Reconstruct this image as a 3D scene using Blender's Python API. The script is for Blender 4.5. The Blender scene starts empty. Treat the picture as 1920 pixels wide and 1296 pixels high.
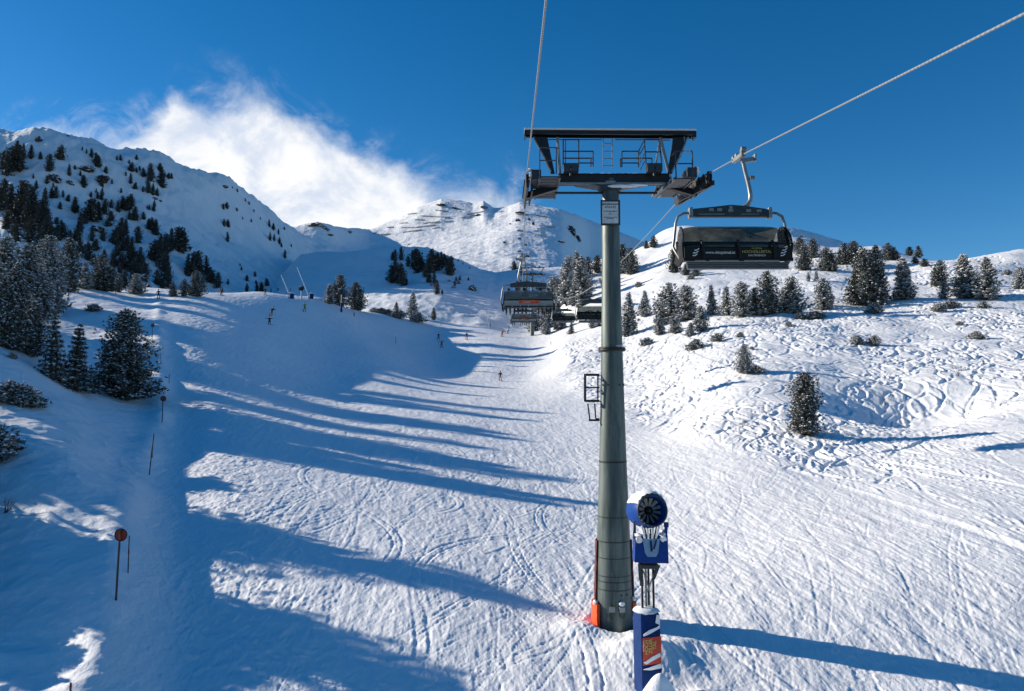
import bpy, bmesh, math, random
import numpy as np
from mathutils import Vector, Matrix

# ------------------------------------------------------------------ camera, world, sun, exposure
S = bpy.context.scene
C = S.collection
PI = math.pi
R = math.radians
PITCH = R(4.0)
F = 1400.0                       # focal length in photo pixels (1920 wide)
cam = bpy.data.cameras.new('camera')
cam.sensor_width = 36.0
cam.lens = 36.0 * F / 1920.0
cam.clip_start = 0.1
cam.clip_end = 20000
camo = bpy.data.objects.new('camera', cam)
C.objects.link(camo)
camo.location = (0, 0, 0)
camo.rotation_euler = (R(90) + PITCH, 0, 0)
S.camera = camo

SUN_EL = R(19.5)
SUN_AZ = R(19.0)                 # degrees ahead of straight left
SD = Vector((-math.cos(SUN_AZ) * math.cos(SUN_EL), math.sin(SUN_AZ) * math.cos(SUN_EL), math.sin(SUN_EL)))
sun = bpy.data.lights.new('sun', 'SUN')
sun.energy = 5.0
sun.angle = R(0.53)
sun.color = (1.0, 0.90, 0.75)
suno = bpy.data.objects.new('sun', sun)
C.objects.link(suno)
suno.rotation_euler = SD.to_track_quat('Z', 'Y').to_euler()

W = bpy.data.worlds.new('World')
S.world = W
W.use_nodes = True
S.view_settings.view_transform = 'Standard'
S.view_settings.look = 'None'
S.view_settings.exposure = 0.54
S.view_settings.gamma = 1.0


class NT:
    """small node helper"""
    def __init__(self, tree):
        self.t = tree
        self.n = tree.nodes
        self.l = tree.links

    def node(self, typ, **kw):
        n = self.n.new(typ)
        for k, v in kw.items():
            setattr(n, k, v)
        return n

    def put(self, inp, v):
        if v is None:
            return
        if isinstance(v, bpy.types.NodeSocket):
            self.l.new(v, inp)
        else:
            inp.default_value = v

    def math(self, op, a, b=None, c=None, clamp=False):
        n = self.node('ShaderNodeMath', operation=op, use_clamp=clamp)
        self.put(n.inputs[0], a)
        self.put(n.inputs[1], b)
        self.put(n.inputs[2], c)
        return n.outputs[0]

    def noise(self, vec, scale, detail=4, rough=0.5, dist=0.0, lac=2.0):
        n = self.node('ShaderNodeTexNoise')
        self.put(n.inputs['Vector'], vec)
        n.inputs['Scale'].default_value = scale
        n.inputs['Detail'].default_value = detail
        n.inputs['Roughness'].default_value = rough
        n.inputs['Lacunarity'].default_value = lac
        n.inputs['Distortion'].default_value = dist
        return n.outputs['Fac']

    def smooth(self, x, a, b, lo=0.0, hi=1.0):
        n = self.node('ShaderNodeMapRange', interpolation_type='SMOOTHSTEP')
        self.put(n.inputs['Value'], x)
        self.put(n.inputs['From Min'], a)
        self.put(n.inputs['From Max'], b)
        n.inputs['To Min'].default_value = lo
        n.inputs['To Max'].default_value = hi
        return n.outputs[0]

    def mix(self, f, a, b):
        n = self.node('ShaderNodeMix', data_type='RGBA')
        self.put(n.inputs['Factor'], f)
        self.put(n.inputs[6], a)
        self.put(n.inputs[7], b)
        return n.outputs[2]

    def mapping(self, vec, scale=(1, 1, 1), rot=(0, 0, 0), loc=(0, 0, 0)):
        n = self.node('ShaderNodeMapping')
        self.put(n.inputs[0], vec)
        n.inputs['Location'].default_value = loc
        n.inputs['Rotation'].default_value = rot
        n.inputs['Scale'].default_value = scale
        return n.outputs[0]


# sky: the physical sky, with one bank of cloud low over the mountains (fixed by compass direction)
w = NT(W.node_tree)
for n in list(w.n):
    w.n.remove(n)
sky = w.node('ShaderNodeTexSky', sky_type='NISHITA', sun_disc=False)
sky.sun_elevation = SUN_EL
sky.sun_rotation = math.atan2(SD.x, SD.y)
sky.altitude = 2200
sky.air_density = 1.0
sky.dust_density = 0.35
sky.ozone_density = 2.6
hs = w.node('ShaderNodeHueSaturation')
hs.inputs['Hue'].default_value = 0.499
hs.inputs['Saturation'].default_value = 1.35
hs.inputs['Value'].default_value = 1.0
w.l.new(sky.outputs[0], hs.inputs['Color'])
tc = w.node('ShaderNodeTexCoord')
sep = w.node('ShaderNodeSeparateXYZ')
w.l.new(tc.outputs['Generated'], sep.inputs[0])
gx, gy, gz = sep.outputs
gyc = w.math('MAXIMUM', gy, 0.05)
az = w.math('DIVIDE', gx, gyc)             # tan of azimuth from the view north
el = w.math('DIVIDE', gz, gyc)             # tan of elevation
cmb = w.node('ShaderNodeCombineXYZ')
w.l.new(az, cmb.inputs[0]); w.l.new(el, cmb.inputs[1])
cv = w.mapping(cmb.outputs[0], scale=(1.0, 1.25, 1.0), rot=(0, 0, R(26)))
fc = w.node('ShaderNodeFloatCurve')
cur = fc.mapping.curves[0]
CL = [(30, 270), (75, 246), (150, 250), (230, 240), (295, 205), (330, 158), (372, 172), (440, 184), (520, 200), (600, 222),
      (650, 268), (720, 312), (800, 338), (870, 345), (930, 376), (985, 405)]
def _uc(x): return ((x - 960) / F + 1.0) / 2.0
def _tc(y): return (746 - y) / F
pts = [(0.0, 0.02)] + [(_uc(x), _tc(y)) for x, y in CL] + [(_uc(1030), 0.2), (1.0, 0.05)]
while len(cur.points) < len(pts):
    cur.points.new(0.5, 0.5)
for p, (a, b) in zip(cur.points, sorted(pts)):
    p.location = (a, b)
    p.handle_type = 'AUTO_CLAMPED'
fc.mapping.update()
wrp = w.math('MULTIPLY', w.math('SUBTRACT', w.noise(cv, 5.0, 5, 0.6), 0.5), 0.16)
uu = w.math('DIVIDE', w.math('ADD', w.math('ADD', az, wrp), 1.0), 2.0, clamp=True)
w.l.new(uu, fc.inputs['Value'])
n1 = w.noise(cv, 8.0, 9, 0.6, 0.25)
n2 = w.noise(cv, 3.2, 3, 0.5, 0.2)
edge = w.math('SUBTRACT', fc.outputs[0], el)
edge = w.math('ADD', edge, w.math('MULTIPLY', w.math('SUBTRACT', n1, 0.50), 0.16))
edge = w.math('ADD', edge, w.math('MULTIPLY', w.math('SUBTRACT', n2, 0.5), 0.10))
cl = w.smooth(edge, -0.022, 0.045)
thin = w.smooth(w.noise(cv, 4.2, 5, 0.6, 0.4), 0.30, 0.55, 0.88, 1.0)
cl = w.math('MULTIPLY', cl, thin)
wisp = w.math('MULTIPLY', w.smooth(w.math('ADD', edge, 0.075), 0.0, 0.09), w.smooth(w.noise(cv, 7.0, 7, 0.65, 1.0), 0.46, 0.72, 0.0, 0.55))
cl = w.math('MAXIMUM', cl, wisp)
side = w.smooth(w.math('ADD', az, 0.0), 0.0, 0.07, 1.0, 0.0)
cl = w.math('MULTIPLY', cl, side)
front = w.math('GREATER_THAN', gy, 0.1)
cl = w.math('MULTIPLY', w.math('MULTIPLY', cl, front), 0.97)
ccol = w.mix(w.smooth(w.noise(cv, 9.5, 9, 0.62, 0.3), 0.36, 0.58), (5.3, 5.9, 7.0, 1), (7.9, 7.9, 7.9, 1))
warm = w.smooth(az, -0.50, -0.28, 0.0, 1.0)
skyc = w.mix(cl, hs.outputs[0], ccol)
bg = w.node('ShaderNodeBackground')
bg.inputs['Strength'].default_value = 0.090
w.l.new(skyc, bg.inputs['Color'])
wo = w.node('ShaderNodeOutputWorld')
w.l.new(bg.outputs[0], wo.inputs['Surface'])

# ------------------------------------------------------------------ pixel <-> direction
CP, SP = math.cos(PITCH), math.sin(PITCH)
def ray(px, py):
    cx, cy = (px - 960) / F, (648 - py) / F
    d = CP - cy * SP
    return cx / d, (SP + cy * CP) / d         # x/y, z/y
def P(px, py, D):
    u, t = ray(px, py)
    return Vector((u * D, D, t * D))

# ------------------------------------------------------------------ numpy noise
_rng = np.random.RandomState(7)
_perm = _rng.permutation(4096)
_ga = _rng.rand(4096) * 2 * np.pi
_gc, _gs = np.cos(_ga).astype(np.float32), np.sin(_ga).astype(np.float32)
def perlin(x, y, seed=0):
    xi = np.floor(x).astype(np.int64); yi = np.floor(y).astype(np.int64)
    xf = (x - xi).astype(np.float32); yf = (y - yi).astype(np.float32)
    sx = xf * xf * xf * (xf * (xf * 6 - 15) + 10); sy = yf * yf * yf * (yf * (yf * 6 - 15) + 10)
    def g(ix, iy, dx, dy):
        h = _perm[(_perm[(ix + seed * 131) & 4095] + iy) & 4095]
        return _gc[h] * dx + _gs[h] * dy
    a = g(xi, yi, xf, yf); b = g(xi + 1, yi, xf - 1, yf)
    c = g(xi, yi + 1, xf, yf - 1); d = g(xi + 1, yi + 1, xf - 1, yf - 1)
    return (a + sx * (b - a)) * (1 - sy) + (c + sx * (d - c)) * sy
def fbm(x, y, octv=4, gain=0.5, seed=0):
    s = 0; a = 1.0
    for o in range(octv):
        s = s + a * perlin(x * 2 ** o, y * 2 ** o, seed + o)
        a *= gain
    return s
def ridged(x, y, octv=4, gain=0.5, seed=0):
    s = 0; a = 1.0
    for o in range(octv):
        s = s + a * (1 - 2.2 * np.abs(perlin(x * 2 ** o, y * 2 ** o, seed + o)))
        a *= gain
    return s
def sstep(x, a, b):
    t = np.clip((x - a) / (b - a), 0, 1)
    return t * t * (3 - 2 * t)

def grid_mesh(name, X, Y, Z, mat):
    ny, nx = X.shape
    me = bpy.data.meshes.new(name)
    co = np.stack([X, Y, Z], -1).reshape(-1, 3).astype(np.float32)
    me.vertices.add(len(co)); me.vertices.foreach_set('co', co.ravel())
    i = np.arange(ny * nx).reshape(ny, nx)
    q = np.stack([i[:-1, :-1], i[:-1, 1:], i[1:, 1:], i[1:, :-1]], -1).reshape(-1, 4).astype(np.int32)
    me.loops.add(q.size); me.loops.foreach_set('vertex_index', q.ravel())
    me.polygons.add(len(q))
    me.polygons.foreach_set('loop_start', np.arange(0, q.size, 4, dtype=np.int32))
    try:
        me.polygons.foreach_set('loop_total', np.full(len(q), 4, dtype=np.int32))
    except Exception:
        pass
    me.update(calc_edges=True)
    me.polygons.foreach_set('use_smooth', np.ones(len(q), dtype=bool))
    me.materials.append(mat)
    o = bpy.data.objects.new(name, me)
    C.objects.link(o)
    o['kind'] = 'structure'
    return o

# ------------------------------------------------------------------ materials
def mat_new(name):
    m = bpy.data.materials.new(name)
    m.use_nodes = True
    t = NT(m.node_tree)
    b = m.node_tree.nodes['Principled BSDF']
    return m, t, b
def simple(name, col, rough=0.6, metal=0.0, var=0.12, scale=6.0, bump=0.0, spec=0.5, bscale=40):
    m, t, b = mat_new(name)
    if name.startswith('blue_'): spec = .18
    tcn = t.node('ShaderNodeTexCoord')
    n = t.noise(tcn.outputs['Object'], scale, 5, 0.6)
    lo = tuple(c * (1 - var) for c in col) + (1,)
    hi = tuple(min(1, c * (1 + var)) for c in col) + (1,)
    t.l.new(t.mix(t.smooth(n, 0.3, 0.7), lo, hi), b.inputs['Base Color'])
    b.inputs['Roughness'].default_value = rough
    b.inputs['Metallic'].default_value = metal
    b.inputs['Specular IOR Level'].default_value = spec
    if bump:
        bn = t.node('ShaderNodeBump')
        bn.inputs['Strength'].default_value = bump
        bn.inputs['Distance'].default_value = 0.02
        t.l.new(t.noise(tcn.outputs['Object'], bscale, 4, 0.6), bn.inputs['Height'])
        t.l.new(bn.outputs[0], b.inputs['Normal'])
    return m

def snow_mat(name, layers, base=(0.86, 0.87, 0.89)):
    """layers: list of (scale vec, noise scale, distance, strength)"""
    m, t, b = mat_new(name)
    tcn = t.node('ShaderNodeTexCoord')
    o = tcn.outputs['Object']
    n = t.noise(o, 0.12, 5, 0.6)
    t.l.new(t.mix(t.smooth(n, 0.35, 0.65), tuple(c * 0.965 for c in base) + (1,), base + (1,)), b.inputs['Base Color'])
    b.inputs['Roughness'].default_value = 0.62
    b.inputs['Specular IOR Level'].default_value = 0.25
    prev = None
    for sv, sc, dist, strg, det in layers:
        bn = t.node('ShaderNodeBump')
        bn.inputs['Strength'].default_value = strg
        bn.inputs['Distance'].default_value = dist
        t.l.new(t.noise(t.mapping(o, scale=sv), sc, det, 0.6, 0.3), bn.inputs['Height'])
        if prev:
            t.l.new(prev, bn.inputs['Normal'])
        prev = bn.outputs[0]
    t.l.new(prev, b.inputs['Normal'])
    return m
M = {}
M['snow_near'] = snow_mat('snow_ground', [((1, 0.5, 1), 2.2, 0.04, 0.6, 6), ((1, .7, 1), 9, 0.03, 0.8, 5), ((1, 1, 1), 38, 0.010, 0.8, 3)])
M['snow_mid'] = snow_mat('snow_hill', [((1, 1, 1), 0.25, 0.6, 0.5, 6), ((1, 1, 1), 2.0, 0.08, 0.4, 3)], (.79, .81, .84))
M['snow_far'] = snow_mat('snow_mountain', [((1, 1, 0.6), 0.05, 4.0, 0.35, 7), ((1, 1, 0.6), 0.3, 1.0, 0.6, 5)])

# ------------------------------------------------------------------ near ground: thin plate spline through surveyed points
G = {
    0: [(1296, 20), (1150, 24), (1000, 29), (860, 36), (740, 46), (680, 53), (640, 60), (600, 78)],
    130: [(1296, 20.5), (1150, 24), (1000, 29), (860, 37), (760, 50), (735, 57), (690, 66), (620, 90), (570, 112), (540, 138)],
    260: [(1296, 20.5), (1125, 25), (1000, 30.5), (890, 41), (790, 57), (750, 65), (690, 76), (640, 87), (600, 103), (560, 132), (545, 155)],
    345: [(1296, 21.5), (1125, 26.3), (1000, 32.5), (890, 42.5), (790, 59), (700, 77), (640, 91), (590, 113), (550, 155)],
    480: [(1296, 21.5), (1000, 33), (790, 61), (700, 86), (640, 106), (590, 132), (551, 168)],
    600: [(1296, 21.5), (1150, 25.8), (1000, 34), (900, 44), (800, 63), (740, 86), (700, 103), (640, 131), (590, 155), (558, 176)],
    700: [(740, 90), (700, 112), (660, 135), (620, 165), (588, 200)],
    820: [(1296, 21.5), (1160, 25.5), (1000, 35.5), (900, 47), (800, 69), (740, 98), (705, 130), (680, 152), (650, 172), (625, 190), (600, 212)],
    920: [(740, 103), (690, 143), (650, 170), (628, 188), (615, 203)],
    1000: [(1296, 21.5), (1165, 26), (1000, 37), (900, 49.5), (800, 74), (740, 105), (705, 135), (660, 165), (632, 186), (622, 200)],
    1060: [(740, 101), (690, 132), (650, 157), (625, 178), (600, 205), (570, 240), (545, 285)],
    1150: [(1296, 21.6), (1170, 26), (1000, 38), (900, 50), (800, 74), (740, 98), (690, 122), (650, 142), (620, 158), (592, 176), (555, 208), (520, 250), (492, 300)],
    1195: [(592, 168), (555, 195), (510, 240), (470, 300)],
    1240: [(800, 72), (700, 106), (640, 130), (600, 148), (560, 176), (520, 210), (470, 260), (437, 310)],
    1400: [(1296, 21.8), (1160, 26), (1000, 36), (900, 46), (820, 58), (740, 74), (680, 92), (640, 108), (600, 128), (585, 138), (540, 170), (500, 205), (460, 250), (440, 290)],
    1520: [(585, 136), (530, 168), (490, 210), (455, 262)],
    1650: [(1296, 22), (1100, 28), (1000, 34), (900, 44), (840, 53), (800, 60), (740, 73), (680, 90), (620, 112), (575, 135), (530, 165), (500, 190), (468, 222)],
    1920: [(1296, 22), (1100, 27.5), (1000, 33), (900, 42), (800, 55), (700, 78), (620, 104), (560, 132), (520, 160), (476, 205)],
}
CREST = {130: (138, 21), 260: (155, 21), 345: (155, 21.5), 480: (168, 22.5), 600: (176, 23), 700: (200, 21), 820: (212, 21), 920: (203, 18), 1000: (200, 17),
         1060: (290, 40), 1150: (300, 53), 1195: (300, 59), 1240: (310, 66), 1400: (290, 60), 1520: (262, 52), 1650: (222, 43), 1920: (205, 38)}
pu, pd, pz = [], [], []
for px, lst in G.items():
    for py, D in lst:
        u, t = ray(px, py)
        pu.append(u); pd.append(D); pz.append(t * D)
for px, (D, z) in CREST.items():
    u = (px - 960) / F
    for k, dz in ((1.12, -0.02), (1.45, -0.09), (2.0, -0.17)):
        pu.append(u); pd.append(D * k); pz.append(z + dz * D)
for px in range(-400, 2500, 400):
    u = (px - 960) / F
    pu.append(u); pd.append(12); pz.append(-9.3 if px > 200 else -8.6)
    pu.append(u); pd.append(6); pz.append(-10.2)
for u in (-1.2, -2.4):
    for D, z in ((6, -9.5), (12, -8.0), (20, -6.0), (30, -3.5), (46, 2), (70, 10), (110, 18), (160, 21), (300, 10), (440, 0)):
        pu.append(u); pd.append(D); pz.append(z)
for u in (1.1, 2.4):
    for D, z in ((6, -10), (12, -9.2), (22, -8.6), (33, -6), (42, -4.5), (55, -2), (78, 2.6), (104, 9), (132, 17), (160, 25), (205, 38), (300, 32), (440, 10)):
        pu.append(u); pd.append(D); pz.append(z)
pu, pd, pz = map(np.array, (pu, pd, pz))
KU = 2.2
def wz(z, D): return (z + 9.0) / D
def tps_fit(u, D, wv, lam=2e-4):
    x = np.stack([u * KU, np.log(D)], -1)
    r = np.linalg.norm(x[:, None] - x[None], axis=-1)
    K = np.where(r > 0, r * r * np.log(r + 1e-12), 0) + lam * np.eye(len(x))
    Pm = np.hstack([np.ones((len(x), 1)), x])
    A = np.block([[K, Pm], [Pm.T, np.zeros((3, 3))]])
    sol = np.linalg.solve(A, np.concatenate([wv, np.zeros(3)]))
    return x, sol
TX, TS = tps_fit(pu, pd, wz(pz, pd))
def tps_eval(u, D):
    s = u.shape
    q = np.stack([u.ravel() * KU, np.log(D.ravel())], -1)
    out = np.zeros(len(q))
    n = len(TX)
    for a in range(0, len(q), 20000):
        b = q[a:a + 20000]
        r2 = ((b[:, None] - TX[None]) ** 2).sum(-1)
        out[a:a + 20000] = (0.5 * r2 * np.log(r2 + 1e-12)) @ TS[:n] + TS[n] + b @ TS[n + 1:]
    return out.reshape(s)

def interp2(cu, cd, tab, u, d):
    """bilinear lookup in a coarse table over (u, logD)"""
    fu = np.clip(np.interp(u, cu, np.arange(len(cu))), 0, len(cu) - 1.001)
    fd = np.clip(np.interp(d, cd, np.arange(len(cd))), 0, len(cd) - 1.001)
    iu, idd = fu.astype(int), fd.astype(int)
    a, b = fu - iu, fd - idd
    return ((tab[idd, iu] * (1 - a) + tab[idd, iu + 1] * a) * (1 - b)
            + (tab[idd + 1, iu] * (1 - a) + tab[idd + 1, iu + 1] * a) * b)
cu = np.concatenate([np.linspace(-2.4, -0.8, 24)[:-1], np.linspace(-0.8, 0.8, 300), np.linspace(0.8, 2.4, 24)[1:]])
cd = np.linspace(math.log(6), math.log(440), 320)
_U, _D = np.meshgrid(cu, np.exp(cd))
TAB = tps_eval(_U, _D)

XR_D = [6, 20, 30, 43, 53, 75, 105, 165, 440]
XR_X = [34, 26, 20.6, 18.4, 16, 11.8, 7.6, 9.2, 20]
XL_D = [6, 20.5, 25, 41, 60, 84, 130, 160, 440]
XL_X = [-8, -10.5, -12.6, -19.5, -27.2, -39, -61, -75, -160]

# ski tracks, stamped as grooves with a small ridge at one side
def stamp_tracks(x0, x1, y0, y1, res, tracks):
    nx, ny = int((x1 - x0) / res), int((y1 - y0) / res)
    H = np.zeros((ny, nx), np.float32)
    for (px_, py_, nrmx, nrmy, w_, dep, berm) in tracks:
        k = int(math.ceil(2.0 * w_ / res))
        ix = (px_ - x0) / res; iy = (py_ - y0) / res
        ii, jj = np.floor(ix).astype(int), np.floor(iy).astype(int)
        for dx in range(-k, k + 1):
            for dy in range(-k, k + 1):
                ci, cj = ii + dx, jj + dy
                ex, ey = (ci + .5 - ix) * res, (cj + .5 - iy) * res
                s = (ex * nrmx + ey * nrmy) / w_
                tt = np.hypot(ex, ey) / w_
                v = np.where(tt < 2.0, -dep * np.exp(-s * s * 1.6) + berm * np.exp(-(s - 1.35) ** 2 * 5), 0)
                ok = (ci >= 0) & (ci < nx) & (cj >= 0) & (cj < ny)
                lin = cj[ok] * nx + ci[ok]
                vv = v[ok].astype(np.float32)
                hf = H.ravel()
                cur_ = hf[lin]
                hf[lin] = np.where(np.abs(vv) > np.abs(cur_) * 0.9, vv, cur_)
    return H
def sample_raster(H, x0, y0, res, x, y):
    fx = (x - x0) / res - .5; fy = (y - y0) / res - .5
    ny, nx = H.shape
    ok = (fx >= 0) & (fx < nx - 1.01) & (fy >= 0) & (fy < ny - 1.01)
    fx = np.clip(fx, 0, nx - 1.01); fy = np.clip(fy, 0, ny - 1.01)
    i, j = fx.astype(int), fy.astype(int)
    a, b = fx - i, fy - j
    v = (H[j, i] * (1 - a) + H[j, i + 1] * a) * (1 - b) + (H[j + 1, i] * (1 - a) + H[j + 1, i + 1] * a) * b
    return np.where(ok, v, 0)
def make_tracks(rs, n, xr, yr, heading0, hv, amp, lam, w_, dep, step, lenr, pair):
    out = []
    for _ in range(n):
        x, y = rs.uniform(*xr), rs.uniform(*yr)
        L = rs.uniform(*lenr); m = int(L / step)
        s = np.arange(m) * step
        h0 = heading0 + rs.normal() * hv
        A = amp * rs.uniform(0.2, 1.3); lm = rs.uniform(*lam); ph = rs.uniform(0, 6.28)
        h = h0 + A * np.sin(2 * PI * s / lm + ph) + 0.3 * np.sin(2 * PI * s / (lm * 2.7) + ph * 2)
        X = x + np.cumsum(np.cos(h)) * step; Y = y + np.cumsum(np.sin(h)) * step
        nx_, ny_ = -np.sin(h), np.cos(h)
        sg = np.sign(np.cos(2 * PI * s / lm + ph)) if rs.rand() < .8 else 1
        d = dep * rs.uniform(0.5, 1.3) * (0.35 + 0.65 * np.abs(np.cos(2 * PI * s / lm + ph)))
        ww = w_ * rs.uniform(0.7, 1.4)
        for off in ((-pair / 2, pair / 2) if pair else (0,)):
            out.append((X + nx_ * off, Y + ny_ * off, nx_ * sg, ny_ * sg, ww, d, d * 0.55))
    return out
_rs = np.random.RandomState(11)
PR = dict(x0=-32, y0=16, res=0.07)
H_P = stamp_tracks(-32, 30, 16, 110, PR['res'],
                   make_tracks(_rs, 420, (-26, 26), (26, 112), R(-90), 0.28, 0.35, (16, 46), 0.045, 0.020, 0.05, (5, 30), 0.32)
                   + make_tracks(_rs, 26, (-16, 14), (34, 80), R(-90), 0.4, 0.7, (14, 30), 0.06, 0.036, 0.05, (10, 30), 0.42)
                   + make_tracks(_rs, 1500, (-26, 26), (18, 110), R(-90), 0.5, 0.4, (6, 20), 0.045, 0.019, 0.06, (1.2, 6), 0)
                   + make_tracks(_rs, 260, (4, 26), (18, 60), R(-86), 0.12, 0.15, (10, 30), 0.055, 0.022, 0.06, (4, 16), 0))
MR = dict(x0=2, y0=24, res=0.13)
_ln = lambda pts, w_, d: (lambda X, Y: (X, Y, np.full(len(X), .98), np.full(len(X), .2), w_, np.full(len(X), d), np.full(len(X), d * .4)))(
    np.interp(np.arange(0, len(pts) - 1, .004), np.arange(len(pts)), [p[0] for p in pts]), np.interp(np.arange(0, len(pts) - 1, .004), np.arange(len(pts)), [p[1] for p in pts]))
H_M = stamp_tracks(2, 130, 24, 200, MR['res'],
                   make_tracks(_rs, 800, (8, 125), (72, 200), R(-105), 0.6, 0.85, (6, 18), 0.22, 0.16, 0.11, (12, 55), 0)
                   + make_tracks(_rs, 500, (12, 110), (64, 150), R(-92), 0.5, 0.8, (6, 16), 0.17, 0.13, 0.11, (6, 26), 0)
                   + make_tracks(_rs, 420, (13, 70), (44, 74), R(-84), 0.16, 0.28, (9, 26), 0.12, 0.10, 0.10, (4, 16), 0)
                   + make_tracks(_rs, 520, (14, 60), (30, 62), R(-86), 0.22, 0.3, (8, 22), 0.12, 0.075, 0.10, (4, 18), 0.3)
                   + [_ln([(17.6, 47), (18.6, 42), (19.6, 36), (20.8, 30)], .38, .22), _ln([(25.5, 57.5), (29, 56.4), (33.5, 55.2), (38, 54.6)], .34, .26),
                      _ln([(24, 49), (25.5, 44), (27, 40)], .25, .15)])

def near_height(u, D, detail=True):
    x, y = u * D, D
    z = interp2(cu, cd, TAB, u, np.log(D)) * D - 9.0
    if not detail:
        return z
    xr = np.interp(y, XR_D, XR_X); xl = np.interp(y, XL_D, XL_X)
    wob = perlin(x * .02, y * .12, 41) * 1.2
    right = sstep(x - xr + wob, -1.0, 2.6)
    left = sstep(xl - x + wob * .5, -0.5, 0.9)
    top = sstep(y, 170, 215)
    piste = (1 - right) * (1 - left) * (1 - top)
    near_f = 1.0
    # piste
    z = z + piste * (0.05 * fbm(x * .35, y * .22, 4, .55, 3) + .022 * ridged(x * 1.1 + .15 * y, y * .22, 4, .6, 7) + 0.018 * ridged(x * 1.3, y * .75, 5, .7, 9))
    z = z + piste * sample_raster(H_P, PR['x0'], PR['y0'], PR['res'], x, y)
    # rough strip of scraped snow near the edges
    lump = sstep(np.abs(x - xl - 4), 5, 0) * piste
    z = z + lump * 0.045 * ridged(x * 1.1 + .5 * perlin(x * .7, y * .7, 15), y * .9, 5, .6, 14)
    # left bank with a pushed-up edge
    z = z + 0.34 * np.exp(-((x - xl + .9) / 0.9) ** 2) * sstep(y, 170, 90) * (0.75 + .5 * perlin(x * .3, y * .3, 5))
    z = z - 0.2 * np.exp(-((x - xl - 1.3) / 1.4) ** 2) * sstep(y, 120, 60)
    z = z + left * (0.28 * fbm(x * .13, y * .13, 4, .5, 21) + 0.05 * ridged(x * .6, y * .6, 3, .5, 24) + 0.015 * perlin(x * 3, y * 3, 27))
    # right side: skied-out moguls and drifts
    bigm = sstep(y, 30, 70)
    wx = x + 1.3 * fbm(x * .22, y * .22, 3, .5, 31); wy = y + 1.3 * fbm(x * .22 + 9, y * .22 + 4, 3, .5, 33)
    calm = sstep(fbm(x * .045 + 3, y * .045, 3, .5, 61), -0.45, 0.12)
    deep = sstep(y, 190, 130); farf = sstep(y, 260, 190)
    mog = 0.11 * ridged(wx * .42 + wy * .10, wy * .20, 4, .6, 35) + 0.34 * fbm(wx * .13, wy * .11, 4, .5, 37)
    z = z + right * (0.16 + bigm * (.9 * fbm(x * .05, y * .05, 3, .5, 39)) + mog * (0.2 + 0.8 * sstep(y, 52, 80)) * (0.3 + .7 * calm) * (0.6 + .4 * deep) * (.12 + .88 * farf))
    z = z + right * (0.4 + .6 * calm) * sample_raster(H_M, MR['x0'], MR['y0'], MR['res'], x, y)
    z = z - 2.1 * np.exp(-((x - 36 - .3 * (y - 67)) / 7.5) ** 2 - ((y - 68) / 5.5) ** 2) * right
    # slope above
    z = z + top * (1 - right) * (0.5 * fbm(x * .05, y * .05, 4, .5, 43))
    up = sstep(y, 165, 230) * right
    z = z + up * (1.6 * fbm(x * .028, y * .028, 5, .5, 45))
    # mound heaped round the tower foot and the snow gun
    d1 = np.hypot(x - 4.2, y - 23.6)
    z = z + 0.42 * np.exp(-(d1 / 1.3) ** 2) * (1 + .5 * perlin(x * 1.2, y * 1.2, 51))
    d2 = np.hypot(x - 2.2, y - 25.2)
    z = z + 0.25 * np.exp(-(d2 / .8) ** 2)
    d3 = np.hypot(x - 3.5, (y - 25.9))
    z = z - 0.35 * np.exp(-(d3 / .75) ** 4)
    d4 = np.hypot(x - 3.95, (y - 20.45) * 1.3)
    z = z + 1.0 * np.exp(-(d4 / .55) ** 2)
    d5 = np.hypot(x - 5.3, y - 20.9)
    z = z + 0.3 * np.exp(-(d5 / .6) ** 2)
    return z

us = np.concatenate([np.linspace(-2.4, -0.75, 160)[:-1], np.linspace(-0.75, 0.75, 1150), np.linspace(0.75, 2.4, 120)[1:]])
ds = np.exp(np.concatenate([np.linspace(math.log(6), math.log(19), 60)[:-1], np.linspace(math.log(19), math.log(230), 1150), np.linspace(math.log(230), math.log(440), 150)[1:]]))
UU, DD = np.meshgrid(us, ds)
ZZ = near_height(UU, DD)
ground = grid_mesh('ground', UU * DD, DD, ZZ, M['snow_near'])
NEAR_T = (ZZ / DD)[::2, ::2]; NEAR_U = us[::2]; NEAR_D = ds[::2]
LAYERS = {'near': (NEAR_U, NEAR_D, NEAR_T)}
del UU, DD, ZZ

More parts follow.
